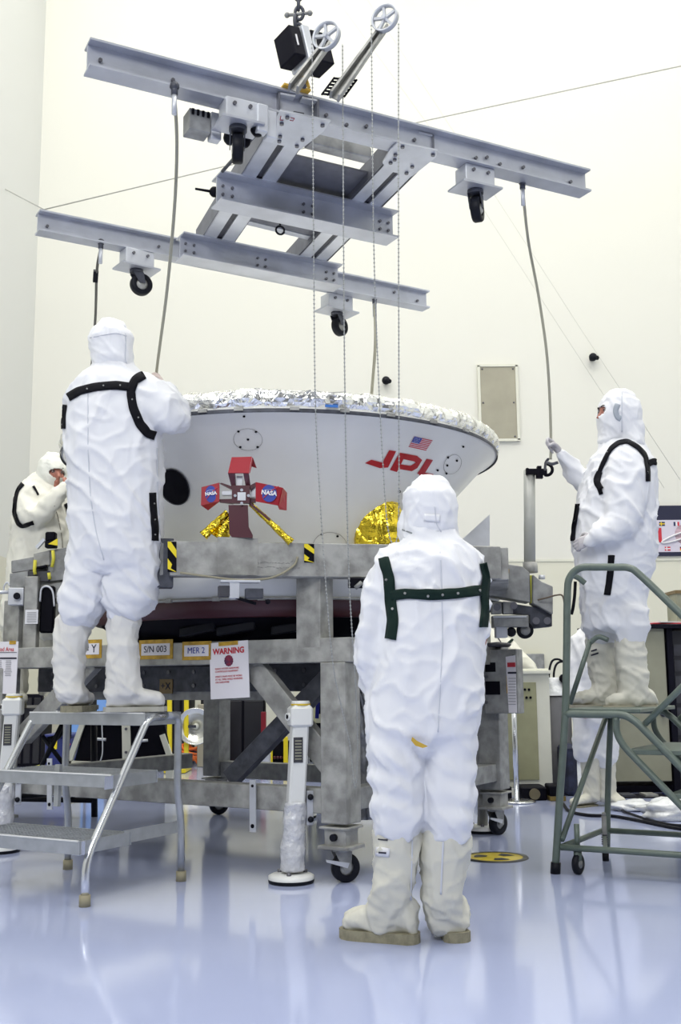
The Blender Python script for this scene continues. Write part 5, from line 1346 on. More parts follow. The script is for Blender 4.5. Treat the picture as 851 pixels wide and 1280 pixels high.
# ---- far left worker behind the steps
Yl = 7.62
t = person('person at far left raising a hand to their face, cream coverall', (P(48, 875, Yl).x, Yl, .83))
body = [[(60, 605, Yl, 14, .08), (50, 635, Yl, 28, .14), (49, 700, Yl, 32, .16), (47, 760, Yl, 28, .14)],
        [(26, 750, Yl, 14, .09), (20, 790, Yl, 11, .06), (20, 865, Yl, 9, .05)], [(62, 750, Yl, 14, .09), (62, 865, Yl, 9, .05)],
        [(30, 630, Yl - .12, 12, .06), (42, 652, Yl - .18, 10, .06), (78, 614, Yl - .22, 7, .04)], [(74, 635, Yl + .05, 8, .06), (76, 665, Yl + .1, 8, .06), (76, 690, Yl, 7, .04)]]
cover = [[(56, 600, Yl, 16, .10), (52, 610, Yl, 26, .13), (50, 625, Yl, 32, .17), (51, 650, Yl, 34, .19), (50, 690, Yl, 37, .20), (48, 730, Yl, 38, .20), (47, 758, Yl, 35, .18)],
         [(28, 745, Yl, 22, .13), (22, 770, Yl, 20, .13), (18, 786, Yl, 17, .12), (17, 796, Yl, 13, .09)], [(64, 745, Yl, 20, .13), (64, 775, Yl, 19, .13), (63, 795, Yl, 15, .10)],
         [(34, 614, Yl - .10, 13, .08), (31, 630, Yl - .14, 15, .085), (36, 645, Yl - .18, 15, .08), (46, 650, Yl - .20, 13, .08)],
         [(42, 649, Yl - .19, 14, .08), (55, 640, Yl - .23, 13, .07), (67, 627, Yl - .25, 11, .06), (77, 614, Yl - .25, 9, .05), (82, 608, Yl - .25, 6.5, .04)],
         [(74, 625, Yl + .05, 11, .09), (78, 650, Yl + .04, 9, .08), (78, 680, Yl - .02, 9, .07), (76, 694, Yl - .05, 7, .05)]]
hood = [[(66, 573, Yl, 11, .07), (65, 578, Yl, 16, .10), (65, 587, Yl, 18.5, .115), (64, 597, Yl, 18, .115), (62, 605, Yl, 15, .10), (62, 612, Yl, 11, .08)],
        [(55, 592, Yl, 9, .09), (54, 604, Yl, 10, .10), (57, 614, Yl, 12, .10)]]
lk = V((.62, -.75, -.12))
wb, hb, _ = dress(t, body, cover, hood, [], suit_cream, mat('hood_cream', (.80, .81, .74), .7, bump=.2), bootm, vox=.015, seed=13.0, wr=.0145, freq=7,
                  creases=((P(60, 636, Yl - .2), .25, .008, .06),),
                  head_mbs=face_on(P(65, 592, Yl), lk, (0, 0, 1), 1.04, t, None, False), hood_cut=(P(65, 592.5, Yl), lk, (.10, 0, 1), .064, .036))
for px in (20, 62):
    x_ = P(px, 872, Yl).x
    boots_fused(t, [(px - 2, 795, Yl, 14, .08), (px, 830, Yl, 14, .08), (px, 862, Yl, 14, .08)], foot_mb((x_, Yl + .05), (x_ + .08, Yl - .2), .045, .05, .85, .09), bootm, px)
    footprint((x_, Yl + .06), (x_ + .08, Yl - .21), .05, .055, .83, .86, solem, t)
ribbon([(29, 605), (22, 613), (19, 626), (18, 640), (23, 654), (28, 658), (36, 655), (42, 653)], 5, wb, strapb, 'harness_strap', t, n=6)
ribbon([(41, 608), (45, 614), (48, 619)], 2.5, wb, strapb, 'harness_strap', t, n=5)
ribbon([(81, 630), (84, 636), (85, 642)], 4, wb, strapb, 'harness_strap', t, n=5)
ribbon([(68, 632), (73, 650), (77, 670), (78, 685)], 1.2, wb, mat('zip_grey', (.35, .33, .28), .6), 'zip', t, off=.003, th=.002, n=5, th_cols=1)
wr_ = P(82, 608, Yl - .25); hand(wr_, P(90, 601, Yl - .22) - wr_, V((-.2, .4, -.6)), V((-.6, -.2, .5)), .95, (1.5, 1.5, 1.6, 1.6), skin, t, 'hand')
hand(P(76, 693, Yl - .05), V((.2, -.2, -1)), V((-.8, -.3, 0)), V((0, -1, 0)), .9, parent=t)

# ---- worker behind the green stair
Yb_ = 8.8
t = person('person standing on the floor behind the green stair, white coverall', (P(742, 1010, Yb_).x, Yb_, 0))
body = [[(748, 790, Yb_, 14, .08), (745, 830, Yb_, 26, .14), (745, 880, Yb_, 26, .15)], [(732, 880, Yb_, 12, .08), (738, 985, Yb_, 9, .06)], [(758, 880, Yb_, 12, .08), (756, 985, Yb_, 9, .06)]]
cover = [[(748, 782, Yb_, 16, .09), (746, 794, Yb_, 26, .13), (744, 815, Yb_, 31, .18), (744, 850, Yb_, 30, .19), (744, 885, Yb_, 30, .19), (744, 905, Yb_, 28, .17)],
         [(732, 895, Yb_ - .02, 16, .13), (731, 925, Yb_ - .02, 15, .12), (733, 944, Yb_ - .02, 14, .10)], [(755, 895, Yb_, 17, .13), (756, 925, Yb_, 17, .13), (757, 948, Yb_, 16, .12), (757, 955, Yb_, 12, .09)],
         [(722, 800, Yb_, 10, .09), (717, 830, Yb_ - .02, 10, .08), (718, 862, Yb_ - .08, 9, .07), (724, 880, Yb_ - .16, 7, .05)], [(768, 800, Yb_, 10, .09), (774, 835, Yb_, 9, .08), (773, 868, Yb_ - .05, 8, .06)]]
hood = [[(752, 750, Yb_, 9, .07), (751, 757, Yb_, 15, .11), (751, 770, Yb_, 16.5, .115), (750, 782, Yb_, 14, .1), (749, 790, Yb_, 11, .08)]]
wb, hb, _ = dress(t, body, cover, hood, [], suit, hoodm, bootm, vox=.016, seed=17.0, wr=.012, freq=7, creases=((P(756, 940, Yb_), .2, .01, .07),),
                  head_mbs=face_on(P(751, 770, Yb_), (.2, 1, 0), (0, 0, 1), 1.0, t, None))
gz = G(745, 1010)
for px, tx, s_ in ((739, -.20, 21), (757, .08, 22)):
    x_ = P(px + 3, 1005, Yb_).x
    boots_fused(t, [(px, 946, Yb_, 12, .08), (px, 965, Yb_, 12, .08), (px + 1, 985, Yb_, 11, .08), (px + 1, 996, Yb_, 11, .08)], foot_mb((x_ + .02, Yb_ + .02), (x_ + tx, Yb_ - .12), .05, .06, .01, .09), bootm, s_, wr=.008)
    footprint((x_ + .02, Yb_ + .02), (x_ + tx, Yb_ - .12), .05, .06, 0, .012, solem, t)
hand(P(724, 880, Yb_ - .16), V((.1, -.3, -1)), V((.8, 0, 0)), V((0, -1, 0)), .9, parent=t); hand(P(773, 868, Yb_ - .05), V((0, -.2, -1)), V((-.8, 0, 0)), V((0, -1, 0)), .9, parent=t)

# ---- worker bending behind the white cabinet
Yk = 10.6
t = person('person bending behind the white cabinet, cream coverall with dark strap', (P(612, 960, Yk).x, Yk, 0))
body = [[(600, 800, Yk, 16, .10), (612, 830, Yk, 22, .14), (612, 880, Yk, 22, .14)], [(602, 880, Yk, 10, .08), (600, 968, Yk, 8, .06)], [(624, 880, Yk, 10, .08), (624, 968, Yk, 8, .06)],
        [(630, 812, Yk - .1, 10, .07), (650, 826, Yk - .2, 8, .05)]]
cover = [[(594, 798, Yk - .06, 14, .10), (602, 800, Yk, 20, .14), (612, 812, Yk, 24, .18), (614, 835, Yk, 25, .18), (613, 870, Yk, 25, .18), (613, 895, Yk, 24, .16)],
         [(602, 890, Yk, 14, .13), (601, 930, Yk, 13, .12), (601, 945, Yk, 11, .1)], [(625, 890, Yk, 14, .13), (625, 930, Yk, 13, .12), (625, 945, Yk, 11, .1)],
         [(626, 802, Yk - .05, 9, .09), (636, 810, Yk - .1, 10, .09), (648, 822, Yk - .16, 9, .08), (660, 832, Yk - .22, 8, .06), (668, 840, Yk - .25, 6, .05)],
         [(592, 806, Yk - .1, 9, .08), (580, 830, Yk - .2, 8, .07), (584, 855, Yk - .25, 7, .06)]]
hood = [[(584, 766, Yk - .1, 8, .07), (583, 774, Yk - .1, 13, .11), (583, 784, Yk - .1, 13.5, .115), (587, 794, Yk - .08, 12, .10), (592, 800, Yk - .06, 10, .09)]]
wb, hb, _ = dress(t, body, cover, hood, [], suit_cream, hoodm, bootm, vox=.017, seed=21.0, wr=.012, freq=7, head_mbs=face_on(P(583, 784, Yk - .1), (-.3, -.6, -.5), (0, -.2, 1), 1.0, t, None))
for px in (601, 624):
    x_ = P(px, 970, Yk).x
    boots_fused(t, [(px, 940, Yk, 9, .08), (px, 956, Yk, 9, .08), (px, 970, Yk, 9, .08)], foot_mb((x_, Yk + .04), (x_ - .03, Yk - .22), .05, .055, .0, .09), bootm, px, wr=.006)
ribbon([(640, 800), (634, 806), (631, 818), (632, 832)], 3.2, wb, strapm, 'harness_strap', t, n=5, off=.012)
ribbon([(621, 796), (631, 810), (640, 824)], 1.2, wb, inkm, 'cord', t, n=5, off=.008, th_cols=1)
hand(P(668, 840, Yk - .25), V((.8, -.3, -.4)), V((0, 0, -1)), V((-.3, -1, 0)), .9, parent=t); hand(P(584, 855, Yk - .25), V((0, -.2, -1)), V((.8, 0, 0)), V((0, -1, 0)), .9, parent=t)
# ================================================================ JACKS
def jack(px_top, py_top, px_b, py_b, lab, m_=None, wrap=True, ground=None, yaw=.4, bracket=True, label_side=True):
    g = ground if ground else G(px_b, py_b); t_ = thing('support_jack', lab, 'jack', (g.x, g.y, 0), 'white support jacks of the table')
    top = P(px_top, py_top, g.y).z; s = mpp(P(px_top, py_top, g.y))
    X = V((cos(yaw), sin(yaw), 0)); Yv = V((-sin(yaw), cos(yaw), 0)); c = V((g.x, g.y, 0))
    mm = m_ or white
    lean = P(px_top, py_top, g.y).x - g.x
    def at(z): return c + V((lean * z / top, 0, z))
    MB().lathe(c, [(.0001, 0), (.112, 0), (.115, .006), (.115, .018)], 40).build('base_pad', rubber, t_)
    MB().lathe(c, [(.115, .018), (.115, .034), (.10, .042), (.05, .046), (.0001, .046)], 40).build('base_disc', mm, t_)
    for a in (.4, 2.5, 4.6): MB().tube([c + V((cos(a) * .075, sin(a) * .075, .040)), c + V((cos(a) * .075, sin(a) * .075, .058))], .012, 8).build('bolt', boltm, t_)
    MB().bar(at(.30), at(top - .10), .085, .085, X).build('square_tube', mm, t_, .010)
    hd = MB().box(at(top - .075), (.115, .115, .10), (X, Yv, UP)).box(at(top - .032), (.10, .10, .03), (X, Yv, UP)).build('jack_head', mm, t_, .010)
    MB().lathe(at(top - .018), [(.0001, .022), (.044, .022), (.048, .016), (.048, -.01), (.0001, -.01)], 28).build('cap', mm, t_)
    MB().lathe(at(top - .014), [(.049, .004), (.053, 0), (.049, -.006)], 28).build('tape_ring', mat('yellow_tape', (.62, .45, .03), .5), t_, label='yellow tape round the cap')
    MB().tube([at(top - .075) - X * .07 - Yv * .01, at(top - .075) - X * .045], .020, 12).build('pin_boss', mm, hd)
    MB().tube([at(top - .075) - X * .074 - Yv * .01, at(top - .075) - X * .066 - Yv * .01], .011, 10).build('pin', blackm, hd)
    if label_side:
        nf = -Yv if abs(Yv.y) > abs(X.y) else -X
        q = at(top - .24)
        MB().box(q + nf * .0445 - X * .01, (.048, .004, .125), (X, Yv, UP)).build('rating_plate', darkg, t_)
        m = MB()
        for i in range(7): m.box(q + nf * .047 - X * .01 + UP * (.045 - i * .015), (.034, .002, .006), (X, Yv, UP))
        m.build('plate_print', mat('plate_print', (.30, .30, .22), .6), t_)
    if wrap:
        n, sg = 40, 26; vs = []
        for i in range(n + 1):
            z_ = .055 + i / n * .34; r_ = .052 + .012 * (1 - i / n)
            for k in range(sg):
                a = 2 * pi * k / sg; q = at(z_) + (X * cos(a) + Yv * sin(a)) * r_
                r2 = r_ * (1 + .16 * noise.noise(q * 18) + .10 * abs(noise.noise(V((q.x * 20, q.y * 20, q.z * 60)))))
                if i in (0, n): r2 *= .8
                vs.append(at(z_) + (X * cos(a) + Yv * sin(a)) * r2)
        MB().add(vs, [(i * sg + k, i * sg + (k + 1) % sg, (i + 1) * sg + (k + 1) % sg, (i + 1) * sg + k) for i in range(n) for k in range(sg)], True).build('plastic_wrap', plastic, t_, label='crumpled plastic wrapping')
    else:
        MB().cyl(at(.04), at(.32), .035, 20).build('jack_screw', aluw, t_)
    if bracket:
        b = at(.36) + X * .055
        MB().box(b + X * .02, (.035, .02, .17), (X, Yv, UP)).build('mount_bracket', alul, t_, .003)
        for zz in (-.055, .055): MB().ball(b + X * .02 - Yv * .022 + UP * zz, .016, 10).build('knob', rubber, t_)
    return t_
jack(376, 877, 364, 1103, 'white square-tube jack in front of the right table leg, lower half plastic-wrapped', yaw=.25)
jack(18, 868, 0, 1065, 'white jack at the left edge behind the aluminium steps', yaw=.1)
jack(377, 905, 376, 1022, 'white jack under the far side of the table, mostly hidden', wrap=False, yaw=.3, label_side=False)
jack(605, 888, 603, 1040, 'white jack beside the right rear table leg', yaw=.5, wrap=False, label_side=False)
# perforated link plates hanging from the front rail
for (px, y0, y1, lab) in ((316, 975, 1040, 'slotted link plate hanging from the lower table rail'), (62, 948, 1012, 'slotted link plate seen below the middle step')):
    a = PL(px, y0, OF - tb * .01, ta); b = PL(px, y1, OF - tb * .01, ta)
    t = thing('link_plate', lab, 'plate', b, 'slotted link plates')
    MB().bar(a, b, .006, .04, ta).build('strip', alul, t)
    MB().tube([b + UP * .03 - tb * .001, b + UP * .03 - tb * .006], .011, 10).tube([a - UP * .03 - tb * .001, a - UP * .03 - tb * .006], .008, 10).build('hole', blackm, t)
# plastic sheet draped behind the right leg
g = P(447, 960, 5.95); m = MB(); n1, n2 = 14, 50; vs = []
for j in range(n2 + 1):
    for i in range(n1 + 1):
        y = 860 + j * 3.3; w = 4 + 12 * sin(min(1, j / n2 * 1.15) * pi * .8); x = 443 + (i / n1) * w * 1.9 + 6 * j / n2
        q = P(x, y, 5.98 + .02 * sin(i * 1.3)); q += V((0, .06 * noise.noise(q * 9) + .03 * noise.noise(q * 22), 0)); vs.append(q)
m.add(vs, [(j * (n1 + 1) + i, j * (n1 + 1) + i + 1, (j + 1) * (n1 + 1) + i + 1, (j + 1) * (n1 + 1) + i) for j in range(n2) for i in range(n1)], True)
o = m.build('plastic_sheet', mat('grey_film', (.30, .31, .33), .25, bump=.9, bscale=18, spec=.7)); tag(o, 'crumpled grey plastic hanging behind the right front table leg', 'plastic sheet')
md = o.modifiers.new('thick', 'SOLIDIFY'); md.thickness = .004

# ================================================================ ALUMINIUM STEPS
RR, RL_, FRs = G(220, 1103), G(78, 1088), G(91, 1131)
sd = (RL_ - RR).normalized(); fd_ = (FRs - RR).normalized(); fd_ = (fd_ - sd * fd_.dot(sd)).normalized()
SW = (RL_ - RR).length; run = (FRs - RR).length
steps = thing('step_stool', 'aluminium three-step stool with serrated treads', 'step stool', RR + sd * SW / 2 + fd_ * run / 2)
zp = .845
def S(u, v, z): return RR + sd * (u * SW) + fd_ * v + UP * z   # u across (0 right), v forwards, z up
tr = .019
for u in (0, 1):
    uo = .0
    MB().tube(fillet([S(u, -.04, .03), S(u, -.035, .28), S(u, .0, .46), S(u, .0, zp - .02), S(u, .10, zp - .015)], .05), tr, 12).build('rear_leg', stoolm, steps)
    f_end = run
    MB().tube(fillet([S(u, .12, zp - .02), S(u, .24, zp - .02), S(u, f_end, .20), S(u, f_end, .03)], .08), tr, 12).build('front_stringer', chrome if u == 0 else chrome, steps)
    for v in (-.04, f_end):
        MB().cyl(S(u, v, 0), S(u, v, .05), .026, 14).build('rubber_foot', mat('tan_rubber', (.33, .30, .20), .7), steps)
def tread(v0, v1, z, nm='tread', sw=1.0):
    m = MB()
    m.bar(S(-.01, v1, z - .03), S(1.01, v1, z - .03), .006, .06)         # front lip
    m.bar(S(-.01, v0, z - .03), S(1.01, v0, z - .03), .006, .06)
    for u in (0.0, 1.0): m.bar(S(u, v0, z - .03), S(u, v1, z - .03), .006, .06)
    o = m.build(nm, stoolm, steps, .001)
    # serrated grating: bars with teeth
    g = MB(); nb = 9
    for i in range(nb):
        v = v0 + (v1 - v0) * (i + .5) / nb
        g.bar(S(0, v, z - .012), S(1, v, z - .012), .004, .02)
        for k in range(34):
            u = (k + .5) / 34; p = S(u, v, z - .004); e = sd * .005
            g.add([p - e - fd_ * .002, p + e - fd_ * .002, p + UP * .008, p - e + fd_ * .002, p + e + fd_ * .002], [(0, 1, 2), (3, 2, 4), (1, 4, 2), (0, 2, 3)])
    for i in range(7): g.bar(S((i + .5) / 7, v0, z - .014), S((i + .5) / 7, v1, z - .014), .004, .018)
    g.build('grating', stoolm, o)
    MB().bar(S(0, v1 + .004, z + .001), S(1, v1 + .004, z + .001), .010, .006).build('nosing', mat('bright_edge', (.80, .80, .78), .35), o)
tread(-.01, .27, zp, 'platform'); 
tread(.17, .50, .565); tread(.36, run + .05, .29)
MB().poly([S(0, .0, .30), S(0, .0, .24), S(0, .40, .24), S(0, .40, .30)], .006).build('side_plate', stoolm, steps)
for u in (0, 1):
    for v, z in ((.50, .535), (run + .02, .26)): MB().poly([S(u - .02, v + .004, z + .03), S(u - .02, v + .004, z - .03), S(u + .02, v + .03, z - .035), S(u + .02, v + .03, z + .025)], .008).build('clamp', chrome, steps)
MB().bar(S(.5, .45, .60), S(.5, .455, .40), .02, .03, sd).build('center_brace', stoolm, steps)

# ================================================================ GREEN ROLLING STAIR
n0 = G(694, 1092); r0 = G(739, 1067); sv = V((r0.x - n0.x, r0.y - n0.y, 0))
a0, a1 = Z(702, 1059, .16), Z(851, 1068.6, .16); gd = (a1 - a0); gd.z = 0; gd.normalize()
gn = V((-gd.y, gd.x, 0)); sv = gn * sv.dot(gn) + gd * .04
stair = thing('rolling_stair', 'green tubular rolling work stair at the right', 'rolling stair', n0 + sv / 2 + gd * .4)
def N(x, y): return PL(x, y, n0, gd)          # near side frame
def Fr(x, y): return PL(x, y, n0 + sv, gd)    # far side frame
def gt(pts, r=.019, nm='tube', f=N, n=6, sm=True):
    p = [f(*q) if len(q) == 2 else V(q) for q in pts]
    return MB().tube(smooth_path(p, n) if sm else p, r, 12).build(nm, green, stair)
gt([(694, 1087), (700, 990), (706, 900), (708, 820), (709, 745), (712, 722), (725, 710), (745, 709), (770, 709), (786, 710), (800, 719), (851, 768), (880, 797)], .0195, 'handrail')
gt([(706, 892), (740, 893), (775, 893.5), (790, 899), (806, 913), (851, 959), (900, 1010)], .020, 'stringer')
gt([(770, 897), (771, 915), (778, 930), (792, 946), (851, 1007), (890, 1047)], .018, 'brace_tube')
gt([(701, 1059), (780, 1064), (851, 1069), (930, 1074)], .016, 'base_bar', sm=False)
MB().cyl(N(694, 1092) + UP * .0, N(694.6, 1078), .026, 14).build('rubber_foot', rubber, stair)
# far side
fo = sv
def off(p): return p + sv
pts_n = [(700, 1059)]
gt([off(N(706, 1087) - gd * .0), off(N(708, 990)), off(N(712, 900))], .0175, 'rear_leg', n=4)
gt([off(N(x, y)) for x, y in ((706, 892), (775, 893.5), (790, 899), (806, 913), (851, 959), (900, 1010))], .019, 'stringer')
gt([off(N(x, y)) for x, y in ((701, 1059), (851, 1069), (930, 1074))], .016, 'base_bar', sm=False)
gt([off(N(x, y)) for x, y in ((770, 897), (771, 915), (778, 930), (792, 946), (851, 1007), (890, 1047))], .016, 'brace_tube')
gt([N(701, 1059), off(N(701, 1059))], .016, 'base_bar', sm=False)
# diagonal from near foot up to the far platform corner
gt([N(702, 1050), off(N(707, 897))], .015, 'diagonal_brace', sm=False)
# guard braces: short rail tubes rising right behind the steps
gt([(806, 905), (851, 860), (880, 831)], .016, 'step_rail', sm=False)
gt([off(N(x, y)) for x, y in ((806, 905), (851, 860), (880, 831))], .016, 'step_rail', sm=False)
gt([(712, 880), (738, 800)], .014, 'knee_brace', f=lambda x, y: PL(x, y, n0 + sv * .45, gd), sm=False)
gt([(738, 803), (748, 796), (760, 800)], .014, 'knee_brace', f=lambda x, y: PL(x, y, n0 + sv * .45, gd))
# deck and treads
pz = N(740, 893).z + .01
q0, q1 = N(706, 893), N(800, 893)
dk = MB().add([V((q0.x, q0.y, pz)), V((q1.x, q1.y, pz)), V((q1.x, q1.y, pz)) + sv, V((q0.x, q0.y, pz)) + sv, V((q0.x, q0.y, pz + .02)), V((q1.x, q1.y, pz + .02)), V((q1.x, q1.y, pz + .02)) + sv, V((q0.x, q0.y, pz + .02)) + sv],
    [(0, 3, 2, 1), (4, 5, 6, 7), (0, 1, 5, 4), (1, 2, 6, 5), (2, 3, 7, 6), (3, 0, 4, 7)]).build('platform', green, stair, .003)
for (x, y) in ((822, 944), (878, 1000)):
    p = N(x, y); w_ = gd * .16
    MB().add([p - w_, p + w_, p + w_ + sv, p - w_ + sv] + [k + UP * .025 for k in (p - w_, p + w_, p + w_ + sv, p - w_ + sv)], [(0, 3, 2, 1), (4, 5, 6, 7), (0, 1, 5, 4), (1, 2, 6, 5), (2, 3, 7, 6), (3, 0, 4, 7)]).build('tread', green, stair, .003)
# caster and spring foot
wc = G(723, 1093) + gn * .0; r = .052
wc = V((wc.x, wc.y, r))
MB().lathe(wc, [(.02, -.013), (.045, -.015), (r, -.010), (r, .010), (.045, .015), (.02, .013)], 26, (V((cos(.9), sin(.9), 0)), UP, V((sin(.9), -cos(.9), 0)))).build('caster_wheel', rubber, stair)
MB().lathe(wc, [(.0001, -.018), (.021, -.016), (.021, .016), (.0001, .018)], 16, (V((cos(.9), sin(.9), 0)), UP, V((sin(.9), -cos(.9), 0)))).build('caster_hub', aluw2, stair)
MB().tube([wc + UP * .02, wc + UP * .075], .022, 10).tube([wc + UP * .07, wc + UP * .20], .014, 12).build('caster_stem', green, stair)
sp = G(757, 1076)
MB().cyl(sp + UP * .0, sp + UP * .05, .018).build('spring_foot', rubber, stair); MB().cyl(sp + UP * .05, sp + UP * .24, .013).ball(sp + UP * .25, .013, 8).build('spring_rod', aluw2, stair)
m = MB()
for i in range(5): m.lathe(sp + UP * (.09 + i * .012), [(.013, -.004), (.021, 0), (.013, .004)], 14)
m.build('spring', alud, stair)
MB().bar(sp + UP * .12, PL(757, 1063, n0, gd), .02, .03).build('spring_bracket', green, stair)
MB().tube(smooth_path([P(719, 727, 6.0), P(718, 745, 6.0), P(716, 760, 6.0), P(714, 768, 6.0)]), .009, 8).build('hanging_strap', strapb, stair)
gt([(712, 718), (722, 722), (731, 729)], .015, 'rail_stub', f=lambda x, y: P(x, y, n0.y + .12))

# ================================================================ FLOOR MARK
g = G(619, 1072)
m = MB().lathe(g, [(.0001, .002), (.165, .002)], 48); t = thing('floor_decal', 'round yellow and black decal on the blue floor', 'decal', (g.x, g.y, 0))
MB().lathe(g, [(.0001, .004), (.165, .004), (.17, 0)], 48).build('yellow_disc', mat('decal_yellow', (.62, .48, .03), .35), t)
MB().lathe(g, [(.155, .0055), (.185, .0055), (.187, 0)], 48).build('black_ring', mat('decal_black', (.03, .03, .03), .35), t)
m = MB()
for a0_ in (0.3, 2.4, 4.5):
    pts = [g + V((cos(a0_ + k * .12) * rr_, sin(a0_ + k * .12) * rr_, .006)) for rr_, rng in ((.05, range(0, 8)), (.12, range(7, -1, -1))) for k in rng]
    m.add(pts, [tuple(range(len(pts)))])
m.build('black_blades', MATS['decal_black'], t)

# ================================================================ BACKGROUND, RIGHT
# white cabinet behind the table
Yc_ = 9.6
xl, xr = P(618, 900, Yc_).x, P(688, 900, Yc_).x; zt_ = P(650, 836, Yc_).z
t = thing('white_cabinet', 'white cabinet with olive front panel behind the table', 'cabinet', ((xl + xr) / 2, Yc_ + .3, 0))
zb_ = P(650, 985, Yc_).z
MB().box(((xl + xr) / 2, Yc_ + .3, (zb_ + zt_) / 2), (xr - xl, .6, zt_ - zb_)).build('body', cream, t, .006)
MB().box((P(648, 920, Yc_).x, Yc_ - .004, (P(650, 853, Yc_).z + P(650, 975, Yc_).z) / 2), (P(672, 920, Yc_).x - P(624, 920, Yc_).x, .012, P(650, 853, Yc_).z - P(650, 975, Yc_).z)).build('front_panel', olive, t, .002)
MB().box(((xl + xr) / 2, Yc_ + .28, zt_ - .03), (xr - xl + .03, .64, .03)).build('top_rim', cream, t, .004)
for x, y in ((656, 862), (661, 862), (658, 872), (663, 872)): MB().tube([P(x, y, Yc_ - .012), P(x, y, Yc_ - .02)], .012, 8).build('screw_hole', blackm, t)
for x, y in ((646, 846), (668, 840)): MB().tube([P(x, y, Yc_ - .0), P(x, y, Yc_ - .012)], .014, 8).build('latch', boltm, t)
for x in (xl + .08, xr - .08): 
    for yy in (.08, .52): MB().box((x, Yc_ + yy, zb_ / 2), (.06, .06, zb_)).build('foot', rubber, t)
# chrome stand with round base
g = G(646, 1003)
t = thing('chrome_stand', 'chrome pole on a round base in front of the white cabinet', 'stand', g)
MB().lathe(g, [(.0001, 0), (.15, 0), (.155, .008), (.13, .018), (.0001, .022)], 36).build('base', chrome, t)
MB().cyl(g + UP * .02, V((g.x, g.y, P(646, 872, g.y).z)), .022, 16).build('pole', chrome, t); MB().box(V((g.x + .04, g.y, P(650, 876, g.y).z)), (.06, .05, .09)).build('clamp', rubber, t, .004)
# grey drum and gas fittings
Yg = 9.9
g = V((P(697, 985, Yg).x, Yg, 0)); zt_ = P(697, 872, Yg).z
t = thing('grey_drum', 'tall grey drum with pale cover beside the white cabinet', 'drum', g)
MB().lathe(g, [(.0001, .01), (.14, .01), (.145, .03), (.145, zt_), (.13, zt_ + .02), (.0001, zt_ + .02)], 32).build('body', mat('drum_grey', (.16, .16, .17), .5, var=.1), t)
mbp = MB(); n, sg = 10, 20; vs = []
for i in range(n + 1):
    for k in range(sg):
        a = 2 * pi * k / sg; f = i / n; q = V((cos(a), sin(a), 0)) * (.155 - .07 * f) * (1 + .12 * noise.noise(V((cos(a) * 3, sin(a) * 3, f * 4)))); vs.append(g + q + UP * (zt_ + .02 + f * .16))
mbp.add(vs, [(i * sg + k, i * sg + (k + 1) % sg, (i + 1) * sg + (k + 1) % sg, (i + 1) * sg + k) for i in range(n) for k in range(sg)] + [tuple(n * sg + k for k in range(sg))], True).build('cloth_cover', bagm, t)
for x in (706, 711): MB().tube([P(x, 872, Yg - .12), P(x + 1, 852, Yg - .12), P(x + 1, 836, Yg - .12)], [.022, .014, .024], 10).build('valve', alud, t)
MB().ball(P(704, 848, Yg - .12), .04, 10).build('regulator', blackm, t); MB().box(P(710, 842, Yg - .1), (.05, .05, .10)).build('valve_block', blackm, t)
for (x0_, x1_, yy) in ((686, 708, 824), (692, 716, 827)):
    MB().tube(smooth_path([P(x0_ + 4, 862, Yg - .05), P(x0_, 846, Yg - .05), P(x0_ + 3, yy + 4, Yg - .05), P((x0_ + x1_) / 2, yy, Yg - .05), P(x1_, yy + 6, Yg - .05)]), .010, 8).build('hose', rubber, t)
# beige cabinet, right
Yw = 9.7
xl, xr = P(748, 900, Yw).x, P(836, 900, Yw).x; zt_ = P(790, 785, Yw).z
t = thing('beige_cabinet', 'tall beige metal cabinet behind the green stair', 'cabinet', ((xl + xr) / 2, Yw + .3, 0))
MB().box(((xl + xr) / 2, Yw + .3, zt_ / 2 + .05), (xr - xl, .6, zt_ - .1)).build('body', beige, t, .005)
MB().box((P(800, 900, Yw).x, Yw + .3, .03), (xr - xl - .04, .5, .06)).build('plinth', blackm, t)
xr2 = P(880, 900, Yw).x
MB().box(((xl + xr2) / 2, Yw + .28, zt_ + .01), (xr2 - xl + .04, .7, .035)).build('top', blackp, t, .003)
MB().box((xr + .04, Yw + .28, zt_ / 2), (.05, .6, zt_)).build('side_post', blackp, t)
MB().ball(P(829, 892, Yw - .02), .03, 10).build('handle', alud, t)
t2 = thing('black_rack', 'black equipment rack at the right edge beside the beige cabinet', 'rack', (xr + .35, Yw + .3, 0))
MB().box((xr + .36, Yw + .34, zt_ / 2 - .01), (.56, .5, zt_ - .03)).build('body', mat('rack_black', (.02, .02, .025), .4), t2)
for i in range(9): MB().box((xr + .36, Yw + .085, .12 + i * .14), (.52, .012, .10)).build('panel', darkg, t2)
for k in range(3):
    o = MB().box((P(838, 780, Yw).x + .02 * k, Yw + .3, zt_ + .036 + k * .012), (.34 - .03 * k, .24, .010), (V((cos(.2 * k), sin(.2 * k), 0)), V((-sin(.2 * k), cos(.2 * k), 0)), UP)).build('binder', (mat('grey_binder', (.25, .25, .26), .5), redt, paper)[k])
    tag(o, ('grey binder, lowest of the papers on the beige cabinet', 'red binder in the middle of the papers on the beige cabinet', 'white papers lying topmost on the beige cabinet')[k], 'binder' if k < 2 else 'papers')
t = thing('beige_bin', 'beige box with brown rim on the cabinet at the right edge', 'box', (P(856, 775, Yw + .35).x, Yw + .35, zt_ + .03))
bx0 = P(858, 757, Yw + .4); zb0 = zt_ + .0285; ht = P(850, 740, Yw + .4).z - zb0
MB().box((bx0.x, Yw + .4, zb0 + ht / 2), (.28, .3, ht)).build('body', beige, t, .006); MB().box((bx0.x, Yw + .4, zb0 + ht - .01), (.30, .32, .03)).build('rim', mat('brown_rim', (.2, .14, .06), .5), t)
